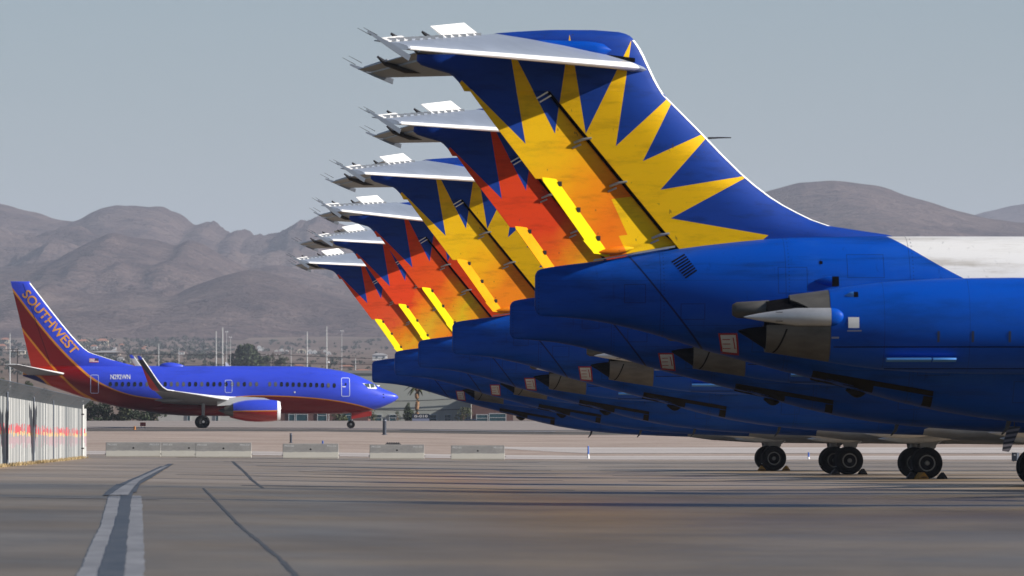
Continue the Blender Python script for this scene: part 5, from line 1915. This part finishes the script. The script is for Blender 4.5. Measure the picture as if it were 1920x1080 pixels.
# ------------------------------------------------------------------ buildings beyond the taxiway
YB = 1120.0
SB = F_PX / YB
ZB = zt(0, YB)
bx = lambda px, Y=YB: (px - 960) / F_PX * Y
bz = lambda py, Y=YB: HC - (py - HY) * Y / F_PX
wall_g = mat('grey_green_metal_cladding', (0.40, 0.41, 0.36), 0.7, 0, 0.06, 0.4, stretch=(1, 1, 0.3))
wall_b = mat('red_brown_brick', (0.135, 0.070, 0.060), 0.85, 0, 0.2, 2.0)
wall_w = mat('pale_stucco', (0.52, 0.50, 0.45), 0.85, 0, 0.08, 0.6)
roof_g = mat('grey_roof_sheet', (0.30, 0.30, 0.30), 0.7)
roof_t = mat('terracotta_roof', (0.34, 0.15, 0.09), 0.85, 0, 0.2, 2)
glass_b = mat('blue_green_building_glass', (0.02, 0.07, 0.09), 0.15, 0, 0.25, 1.5, spec=0.7)
frame_w = mat('pale_window_frame', (0.50, 0.53, 0.53), 0.5)


def building(name, px0, px1, pytop, Y, dep, wm, rm, wins, lab, parapet=0.4):
    x0, x1 = bx(px0, Y), bx(px1, Y)
    z0 = zt(0, Y) - 0.5
    z1 = bz(pytop, Y)
    cx = (x0 + x1) / 2
    o = empty(name, (cx, Y, z0))
    H, hw = z1 - z0, (x1 - x0) / 2
    MB().box((-hw, 0, 0), (hw, dep, H)).build('wall', wm, o, None)
    MB().box((-hw - 0.15, -0.15, H + 0.003), (hw + 0.15, dep + 0.15, H + parapet)).build('roof', rm, o, None)
    for wpx0, wpx1, wpy0, wpy1 in wins:
        a, b = bx(wpx0, Y) - cx, bx(wpx1, Y) - cx
        c, d = bz(wpy1, Y) - z0, bz(wpy0, Y) - z0
        w = MB().box((a, -0.06, c), (b, -0.003, d)).build('window', glass_b, o, None)
        f = MB()
        t = 0.09
        f.box((a - t, -0.10, c - t), (a, -0.003, d + t))
        f.box((b, -0.10, c - t), (b + t, -0.003, d + t))
        f.box((a, -0.10, d), (b, -0.003, d + t))
        f.box((a, -0.10, (c + d) / 2 - 0.03), (b, -0.062, (c + d) / 2 + 0.03))
        f.build('window_frame', frame_w, w, None)
    tag(o, lab, 'building')
    return o


hg = building('hangar', 640, 882, 700, YB, 40, wall_g, roof_g, [(702, 715, 778, 789), (731, 742, 778, 789), (805, 818, 778, 790), (834, 845, 778, 790), (862, 876, 778, 790)], 'grey green hangar wall with small windows behind the taxiing jet\'s nose')
building('brick_office', 884, 962, 742, YB - 8, 25, wall_b, roof_g, [(894, 914, 778, 790), (918, 948, 776, 790)], 'red brown brick building with blue windows beside the grey hangar')
building('low_office', 526, 690, 754, YB - 30, 20, wall_b, roof_g, [(542, 552, 764, 790), (556, 576, 764, 790), (596, 612, 768, 790), (640, 660, 768, 790)], 'dark brick building with tall windows seen under the taxiing jet')
building('low_shed', 296, 478, 762, YB + 40, 14, wall_w, roof_g, [(352, 356, 768, 790), (405, 409, 768, 790)], 'low pale shed seen behind the taxiing jet\'s main wheels')
# drooping cables across the hangar wall
for py, dy in ((752, -7), (768, -2)):
    pts = [(bx(690 + 200 * t / 12, YB - 0.4), YB - 0.4, bz(py + dy * t / 12 + 2.5 * math.sin(PI * t / 12), YB - 0.4)) for t in range(13)]
    c = MB().tube([(a - hg.location.x, b - hg.location.y, c_ - hg.location.z) for a, b, c_ in pts], 0.05, 5).build('wall_cable', spike_mat, hg)

# car on the road before the hangar
def car(px, py_roof, Y, col, lab):
    m = mat('car_paint', col, 0.25, 0.1, 0, coat=0.6)
    X = bx(px, Y)
    o = empty('parked_car', (X, Y, bz(py_roof, Y) - 1.45))
    prof = [(-2.2, 0.30), (-2.22, 0.62), (-2.0, 0.80), (-1.55, 0.86), (-0.85, 1.36), (-0.2, 1.45), (0.55, 1.42), (1.15, 0.98), (1.9, 0.86), (2.2, 0.66), (2.22, 0.30)]
    rr = []
    for y, k, dz in ((-0.88, 0.97, -0.06), (-0.80, 1.0, 0), (0.80, 1.0, 0), (0.88, 0.97, -0.06)):
        rr.append([(x * k, y if z < 0.9 else y * 0.82, z + (dz if z > 0.5 else 0)) for x, z in prof])
    MB().loft(rr).build('body', m, o, 35)
    MB().loft([[(-1.30, y, 0.90), (-0.80, y * 0.98, 1.28), (-0.2, y * 0.96, 1.36), (0.5, y * 0.96, 1.33), (0.98, y, 0.98)] for y in (-0.80, 0.80)]).build('side_glass', glass_d, o, None)
    for x in (-1.4, 1.4):
        for y in (-0.78, 0.78):
            w = MB().lathe([(-0.1, 0.2), (-0.1, 0.31), (0.1, 0.31), (0.1, 0.2)], (x, y, 0.31), 'y', 18).build('wheel', rubber, o, 35)
            MB().lathe([(-0.105, 0.02), (-0.105, 0.19), (0.105, 0.19), (0.105, 0.02)], (x, y, 0.31), 'y', 14).build('rim', hub_mat, w, 35)
    tag(o, lab, 'car')


car(884, 785.2, YB - 25, (0.02, 0.03, 0.06), 'dark parked car, its roof showing before the hangar and brick building')
# dark lettered board before the hangar
o = empty('lettered_sign', (bx(789, YB - 15), YB - 15, bz(791.5, YB - 15) - 0.3))
hS = (791.5 - 776) / F_PX * (YB - 15) + 0.3
MB().box((-1.15, 0, hS - 0.62), (1.15, 0.1, hS)).build('sign_board', mat('navy_sign_board', (0.02, 0.03, 0.05), 0.5), o, None)
MB().box((-1.15, 0, hS - 1.02), (1.15, 0.1, hS - 0.63)).build('lower_board', mat('grey_blue_sign_board', (0.22, 0.25, 0.36), 0.6), o, None)
vs, fs = text_mesh('0-010', 0.34, 1.75, 0.012)
MB().add([(-0.85 + a, -0.006, hS - 0.48 + b) for a, b in vs], fs).build('sign_lettering', white_mark, o, None)
for x in (-1.0, 1.0):
    MB().tube([(x, 0.05, 0), (x, 0.05, hS - 1.02)], 0.05, 8).build('sign_leg', spike_mat, o)
tag(o, 'dark board with pale characters beside the bare palm trunk', 'sign')

# ------------------------------------------------------------------ trees
leaf_d = mat('dark_green_foliage', (0.040, 0.058, 0.022), 0.8, 0, 0.45, 0.6)
leaf_o = mat('olive_green_foliage', (0.075, 0.085, 0.030), 0.8, 0, 0.4, 0.6)
leaf_g = mat('grey_green_foliage', (0.036, 0.046, 0.030), 0.85, 0, 0.3, 0.3)
bark = mat('brown_bark', (0.13, 0.085, 0.055), 0.9, 0, 0.3, 3)
bark_p = mat('palm_bark', (0.30, 0.17, 0.085), 0.9, 0, 0.4, 2.5, stretch=(1, 1, 2))


def leaf_cloud(mb, blobs, n, size, seed):
    rnd = random.Random(seed)
    tot = sum(b[3] ** 2 for b in blobs)
    for cx, cy, cz, r, sq in blobs:
        for _ in range(int(n * r * r / tot)):
            while True:
                v = Vector((rnd.uniform(-1, 1), rnd.uniform(-1, 1), rnd.uniform(-1, 1)))
                if 0.05 < v.length < 1:
                    break
            v = v.normalized() * (v.length ** 0.45) * rnd.uniform(0.8, 1.08)
            p = Vector((cx, cy, cz)) + Vector((v.x * r, v.y * r, v.z * r * sq))
            d = Vector((rnd.gauss(0, 1), rnd.gauss(0, 1), rnd.gauss(0, 1))).normalized()
            e = d.orthogonal().normalized()
            f = d.cross(e)
            s1, s2 = size * rnd.uniform(0.6, 1.3), size * rnd.uniform(0.4, 0.9)
            mb.add([p + e * s1, p + f * s2, p - e * s1, p - f * s2], [(0, 1, 2, 3)])


def tree(name, px, pytop, Y, wpx, lab, m, seed, zbase=None, n=1500, cat='tree', group=None, conifer=False, nb=9):
    X = bx(px, Y)
    z0 = zt(X, Y) if zbase is None else zbase
    H = max(2.0, bz(pytop, Y) - z0)
    Wd = wpx / F_PX * Y
    o = empty(name, (X, Y, z0))
    rnd = random.Random(seed)
    blobs = []
    if conifer:
        for k in range(11):
            t = k / 10
            r = Wd * 0.5 * (1 - 0.85 * t) * rnd.uniform(0.75, 1.1)
            blobs.append((rnd.uniform(-0.2, 0.2) * Wd * (1 - t), rnd.uniform(-0.2, 0.2) * Wd * (1 - t), H * (0.12 + 0.84 * t), max(0.2, r * 0.8), 0.8))
    else:
        for k in range(nb):
            a = rnd.uniform(0, 2 * PI)
            q = rnd.uniform(0, 0.36) * Wd
            blobs.append((q * math.cos(a), q * math.sin(a) * 0.7, H * (rnd.uniform(0.12, 0.80) if cat == 'bush' else rnd.uniform(0.36, 0.84)), Wd * rnd.uniform(0.14, 0.24), 0.8))
        blobs.append((0, 0, H * 0.86, min(H * 0.14, Wd * 0.2), 0.9))
    rt = max(0.08, H * 0.025)
    mb = MB().tube([(0, 0, 0), (rnd.uniform(-.1, .1), 0, H * 0.3), (rnd.uniform(-.2, .2), 0, H * 0.7)], [rt * 1.5, rt, rt * 0.4], 8)
    mb.build('trunk', bark, o)
    for b in blobs[:4]:
        MB().tube([(0, 0, H * 0.3), (b[0] * 0.5, b[1] * 0.5, H * 0.3 + (b[2] - H * .3) * 0.6), b[:3]], [rt * 0.6, rt * 0.4, rt * 0.15], 6).build('limb', bark, o)
    mb = MB()
    leaf_cloud(mb, blobs, n, Wd / 26, seed)
    mb.build('crown', m, o, None)
    tag(o, lab, cat, group)
    return o


tree('broad_tree', 461, 652, 2800, 90, 'broad dark green tree rising behind the taxiing jet\'s roof', leaf_d, 21, n=2600, nb=12)
tree('small_tree', 501, 666, 2800, 32, 'small round tree between the broad tree and the utility pole', leaf_d, 22, n=900)
tree('small_tree', 527, 665, 2800, 34, 'small round tree just right of the utility pole', leaf_d, 23, n=900)
tree('low_bush', 549, 680, 2800, 26, 'low dark bush behind the taxiing jet\'s roof, right of the small trees', leaf_d, 24, n=600, cat='bush')
tree('fir_tree', 766, 755, YB - 12, 40, 'bushy green fir tree beside the palm trunk in front of the hangar', leaf_d, 25, n=2600, conifer=True)
tree('sparse_tree', 868, 762, YB - 14, 40, 'thin olive tree with sparse leaves before the hangar wall', leaf_o, 26, n=420)
tree('dark_bush', 745, 779, YB - 20, 16, 'dark bush left of the fir tree', leaf_d, 27, n=500, cat='bush')
tree('green_bush', 640, 764, YB - 45, 44, 'green bush seen between belly and nose wheel of the taxiing jet', leaf_o, 28, n=900, cat='bush')
tree('green_bush', 700, 772, YB - 45, 26, 'green bush behind the red nose gear door', leaf_o, 29, n=500, cat='bush')
for k, (px, top, w, lab) in enumerate(((168, 752, 40, 'dark bush nearest the end of the slatted fence'), (196, 748, 44, 'dark bush under the taxiing jet\'s tail, second from the fence'), (228, 752, 46, 'dark bush under the taxiing jet\'s rear fuselage, third from the fence'),
                                       (262, 755, 44, 'dark bush behind the small red sign'), (290, 762, 36, 'dark bush at the left end of the low pale shed'))):
    tree('dark_bush', px, top - 3, YB - 10, w * 1.5, lab, leaf_d if k != 2 else leaf_o, 40 + k, n=1100, cat='bush', group='bushes behind the taxiway')
for k, (px, top, w, lab) in enumerate(((4, 700, 34, 'dark tree at the left edge above the slatted fence'), (30, 712, 26, 'dark tree beside the tall black pole at the left'), (52, 706, 30, 'dark tree behind the taxiing jet\'s tail cone'), (84, 722, 30, 'low dark tree just above the slatted fence top'))):
    tree('roadside_tree', px, top, YB + 60, w, lab, leaf_d if k % 2 == 0 else leaf_g, 60 + k, n=1300, group='trees above the fence')
# bare palm trunk
o = empty('palm_tree', (bx(782, YB - 6), YB - 6, zt(0, YB)))
zt_ = bz(724, YB - 6) - zt(0, YB)
pts = [(0.10 * math.sin(k * 1.3) * (k / 10), 0, zt_ * k / 10) for k in range(11)]
MB().tube(pts, [0.26 + 0.04 * (k % 2) for k in range(11)], 10).build('trunk', bark_p, o)
mb = MB()
rnd = random.Random(5)
for k in range(22):
    a = 2 * PI * k / 22 + rnd.uniform(-.1, .1)
    el = rnd.uniform(-0.4, 0.9)
    L_ = rnd.uniform(1.4, 2.0)
    prev = None
    for j in range(6):
        t = j / 5
        r = L_ * t
        z = zt_ + 0.1 + L_ * (el * t - 0.75 * t * t)
        w = 0.22 * math.sin(PI * (0.1 + 0.88 * t))
        p = Vector((r * math.cos(a), r * math.sin(a), z))
        q = Vector((-math.sin(a), math.cos(a), 0)) * w
        cur = (p + q - Vector((0, 0, w * 0.6)), p, p - q - Vector((0, 0, w * 0.6)))
        if prev:
            mb.add([prev[0], prev[1], cur[1], cur[0], prev[2], cur[2]], [(0, 1, 2, 3), (1, 4, 5, 2)])
        prev = cur
mb.build('crown', leaf_o, o, None)
tag(o, 'palm tree with a bare brown trunk before the hangar', 'palm tree')

# ------------------------------------------------------------------ poles and lamps on the plain
pole_w = mat('pale_steel_pole', (0.58, 0.58, 0.56), 0.5, 0.2)
pole_d = mat('dark_timber_pole', (0.05, 0.045, 0.04), 0.8)
lamp_w = mat('white_lamp_housing', (0.80, 0.80, 0.78), 0.4)


def pole(name, px, pytop, Y, wpx, m, lab, cat, arm=0, lamps=0, group=None):
    X = bx(px, Y)
    z0 = zt(X, Y)
    H = bz(pytop, Y) - z0
    r = wpx / F_PX * Y / 2
    o = empty(name, (X, Y, z0))
    MB().tube([(0, 0, 0), (0, 0, H * 0.5), (0, 0, H)], [r * 1.25, r, r * 0.6], 8).build('shaft', m, o)
    if arm:
        MB().tube([(-arm, 0, H * 0.96), (arm, 0, H * 0.96)], r * 0.5, 6).build('cross_arm', m, o)
        for sx in (-0.9, -0.45, 0.45, 0.9):
            MB().lathe([(0, 0.06), (0.18, 0.05), (0.2, 0.02)], (arm * sx, 0, H * 0.96 + r * 0.5), 'z', 8).build('insulator', pole_w, o)
    for k in range(lamps):
        dx = (k - (lamps - 1) / 2) * r * 7
        MB().tube([(0, 0, H - r), (dx, 0, H - r * 0.5)], r * 0.4, 5).build('lamp_arm', m, o)
        MB().lathe([(-r * 1.6, r * 1.9), (r * 0.6, r * 1.6), (r * 1.5, r * 0.6)], (dx, 0, H), 'z', 10).build('lamp_head', lamp_w, o)
    tag(o, lab, cat, group)
    return o, X, Y, z0 + H


YP = 1900.0
GP = 'pale poles on the plain'
pole('steel_pole', 18.5, 625, YP, 2.6, pole_w, 'pale steel pole at the far left, behind the stabilizer tip', 'pole', group=GP)
pole('steel_pole', 297.5, 645, YP, 2.2, pole_w, 'short pale pole left of the roof dome of the taxiing jet', 'pole', group=GP)
pole('steel_pole', 335.5, 652, YP, 1.3, pole_w, 'thin faint pole just behind the roof dome of the taxiing jet', 'pole', group=GP)
pole('steel_pole', 405.3, 621, YP, 2.4, pole_w, 'pale pole left of its taller twin above the jet\'s wing', 'pole', group=GP)
pole('steel_pole', 417.3, 614, YP - 80, 3.0, pole_w, 'taller and thicker of the two neighbouring pale poles above the jet\'s wing', 'pole', group=GP)
pole('steel_pole', 546, 650, YP + 200, 1.3, pole_w, 'short faint pole right of the small trees', 'pole', group=GP)
pole('steel_pole', 576, 622, YP - 100, 2.6, pole_w, 'pale pole above the jet\'s front cabin, left of the tallest one', 'pole', group=GP)
pole('steel_pole', 612.5, 612, YP - 60, 2.4, pole_w, 'tallest pale pole above the jet\'s front door', 'pole', group=GP)
pole('steel_pole', 666.5, 672, YP - 300, 2.4, pole_w, 'short pale pole just before the parked jets\' tail cones', 'pole', group=GP)
pole('lamp_mast', 425, 622, YP + 500, 1.0, pole_w, 'thin mast with two white lamps, upper of the pair near the twin poles', 'lamp mast', lamps=2, group='floodlight masts')
pole('lamp_mast', 432, 632, YP + 500, 1.0, pole_w, 'thin mast with two white lamps, lower of the pair near the twin poles', 'lamp mast', lamps=2, group='floodlight masts')
pole('lamp_mast', 641, 620, YP + 600, 1.0, pole_w, 'thin mast with two white lamps right of the tallest pole', 'lamp mast', lamps=2, group='floodlight masts')
pole('street_lamp', 616, 679, YP - 400, 1.8, pole_d, 'small dark street lamp with a white head behind the jet\'s front roof', 'street lamp', lamps=1)
pole('street_lamp', 616.5, 767, YB - 60, 1.2, pole_w, 'bright white lamp on a short pole under the jet\'s belly', 'street lamp', lamps=1)
uA = pole('utility_pole', 33, 654, 1400, 3.2, pole_d, 'tall dark timber pole at the left behind the taxiing jet\'s tailplane', 'utility pole', arm=1.2, group='timber power poles')
uB = pole('utility_pole', 512, 661, 1400, 3.0, pole_d, 'dark timber pole between the small trees behind the jet', 'utility pole', arm=1.2, group='timber power poles')
for py0, py1, lab in ((655, 664, 'upper power cable sagging across the plain between the timber poles'), (684, 680, 'lower power cable running just above the taxiing jet\'s roof')):
    pts = []
    for k in range(61):
        px = -60 + 900 * k / 60
        t = (px - 33) / 479
        sag = 5.0 * (4 * (t % 1.0) * (1 - (t % 1.0)))
        pts.append((bx(px, 1400), 1400, bz(py0 + (py1 - py0) * t + sag, 1400)))
    o = MB().tube(pts, 0.045, 4).build('power_cable', spike_mat, None)
    tag(o, lab, 'power cable')

# ------------------------------------------------------------------ the far town
rnd = random.Random(77)
walls = [mat('house_wall_cream', (0.74, 0.64, 0.48), 0.9), mat('house_wall_white', (0.82, 0.80, 0.75), 0.9), mat('house_wall_tan', (0.45, 0.35, 0.27), 0.9)]
roofs = [roof_t, mat('brown_house_roof', (0.17, 0.12, 0.10), 0.9), mat('grey_house_roof', (0.30, 0.29, 0.28), 0.9)]


def ground_at(px, py):
    """sight line on the far plain"""
    Y = 1200.0
    while Y < 16000 and HC - (py - HY) * Y / F_PX > zt((px - 960) / F_PX * Y, Y):
        Y += 20
    return (px - 960) / F_PX * Y, Y, zt((px - 960) / F_PX * Y, Y)


def house(px, py, wpx, hpx, wi, ri, lab, group, gable=False):
    X, Y, Z = ground_at(px, py)
    s_ = F_PX / Y
    w, h = wpx * 1.25 / s_, hpx * 1.25 / s_
    o = empty('far_house', (X, Y, Z - 1.0))
    d = w * 0.7
    hh = h * 0.62 + 1
    MB().box((-w / 2, 0, 0), (w / 2, d, hh)).build('wall', walls[wi], o, None)
    e = 0.06 * w
    if gable:
        MB().add([(-w / 2 - e, -e, hh + .01), (w / 2 + e, -e, hh + .01), (0, -e, h + 1), (-w / 2 - e, d + e, hh + .01), (w / 2 + e, d + e, hh + .01), (0, d + e, h + 1)],
                 [(0, 1, 2), (5, 4, 3), (1, 4, 5, 2), (3, 0, 2, 5), (0, 3, 4, 1)]).build('roof', walls[wi], o, None)
    else:
        MB().add([(-w / 2 - e, -e, hh + .01), (w / 2 + e, -e, hh + .01), (w / 2 + e, d + e, hh + .01), (-w / 2 - e, d + e, hh + .01), (-w * 0.22, d / 2, h + 1), (w * 0.22, d / 2, h + 1)],
                 [(0, 1, 5, 4), (1, 2, 5), (2, 3, 4, 5), (3, 0, 4), (3, 2, 1, 0)]).build('roof', roofs[ri], o, None)
    for k in (-0.28, 0.2):
        MB().box((w * k, -0.05, hh * 0.45), (w * (k + 0.14), -0.004, hh * 0.75)).build('window', glass_b, o, None)
    tag(o, lab, 'house', group)


GT = 'houses of the far town'
for px, py, wpx, hpx, wi, ri, lab in (
        (156, 646, 16, 8, 0, 0, 'cream house just right of the taxiing jet\'s fin'), (192, 646, 18, 9, 0, 0, 'largest cream house on the slope right of the taxiing jet\'s fin'),
        (176, 654, 10, 6, 1, 0, 'small white house below the largest cream house'), (212, 655, 9, 5, 1, 1, 'small white house on the right flank of the hill town'),
        (228, 651, 8, 5, 2, 0, 'small tan house right of the largest cream house'), (268, 658, 9, 5, 2, 0, 'tan house above the far winglet'), (272, 654, 6, 4, 1, 0, 'tiny white house above the far winglet'),
        (200, 666, 40, 7, 2, 2, 'long low grey roofed house beside the foot of the jet\'s fin'), (10, 642, 12, 7, 0, 0, 'cream house at the left edge behind the steel pole'), (4, 655, 12, 8, 2, 0, 'tan house at the left edge'),
        (40, 664, 12, 8, 0, 2, 'cream house left of the taxiing jet\'s rudder'), (340, 664, 9, 5, 1, 1, 'small white house above the roof dome'), (372, 660, 10, 5, 2, 1, 'tan house left of the twin poles'),
        (388, 656, 8, 4, 1, 1, 'tiny white house just left of the twin poles'), (560, 690, 16, 5, 2, 0, 'tan low house behind the jet\'s front roof'), (680, 700, 30, 6, 1, 0, 'white house with red roof by the nose of the jet'),
        (650, 691, 22, 5, 2, 0, 'reddish low house left of the parked tails'), (712, 672, 22, 8, 1, 2, 'pale flat house left of the tail cones'),
        (250, 677, 12, 5, 1, 2, 'white house just above the jet\'s rear roof'), (226, 676, 10, 5, 1, 2, 'small white house just above the dorsal fin')):
    house(px, py, wpx, hpx, wi, ri, lab, GT)
for px, py, wpx, hpx, lab in ((486, 655, 6, 6, 'small bright gable left of the broad tree\'s top'), (493, 659, 5, 6, 'small bright gable right beside the broad tree'), (518, 661, 5, 4, 'tiny bright gable right of the timber pole'), (528, 661, 7, 6, 'bright gable, second right of the timber pole'), (538, 661, 5, 4, 'tiny bright gable, third right of the timber pole'),
                              (562, 663, 9, 7, 'left half of the orange lit pair of gables'), (568, 663, 9, 7, 'right half of the orange lit pair of gables'), (581, 664, 9, 7, 'broad bright gable right of the pale pole'), (590, 665, 7, 7, 'bright gable between the two tall poles'), (609, 662, 5, 5, 'tiny bright gable beside the tallest pole'), (616, 665, 7, 5, 'bright low gable right of the tallest pole')):
    house(px, py, wpx, hpx, 1 if 'orange' not in lab else 0, 0, lab, 'bright gabled houses in a row', True)
# shrubs and trees of the town that read as one mass
mb = MB()
for _ in range(760):
    px = rnd.uniform(-60, 720)
    u = rnd.random()
    py = 640 + 62 * u + (rnd.gauss(0, 3))
    if 120 < px < 420 and py < 676:
        pass
    elif rnd.random() < 0.45:
        continue
    X, Y, Z = ground_at(px, py)
    s_ = F_PX / Y
    r = rnd.uniform(2.2, 5.6) / s_ * (1.35 if px < 420 else 0.85)
    b = [(X + rnd.gauss(0, r), Y + rnd.gauss(0, r), Z + r * rnd.uniform(0.3, 0.8), r * rnd.uniform(0.6, 1.0), 0.75) for _ in range(3)]
    leaf_cloud(mb, b, 60, r * 0.34, rnd.random())
o = mb.build('far_town_greenery', leaf_g, None, None)
tag(o, 'grey green trees and shrubs scattered through the far town', 'greenery', kind='stuff')

# ------------------------------------------------------------------ haze
def add_haze():
    mb = MB().box((-14000, -60, -4), (14000, 46000, 760))
    hm = bpy.data.materials.new('thin_desert_haze')
    hm.use_nodes = True
    nt = hm.node_tree
    nt.nodes.remove(nt.nodes['Principled BSDF'])
    v = nt.nodes.new('ShaderNodeVolumePrincipled')
    v.inputs['Color'].default_value = (0.79, 0.85, 1.0, 1)
    v.inputs['Density'].default_value = HAZE
    v.inputs['Anisotropy'].default_value = 0.0
    nt.links.new(v.outputs[0], nt.nodes['Material Output'].inputs['Volume'])
    o = mb.build('haze', hm, smooth=None)
    o['kind'] = 'stuff'


HAZE = 4.0e-5
add_haze()
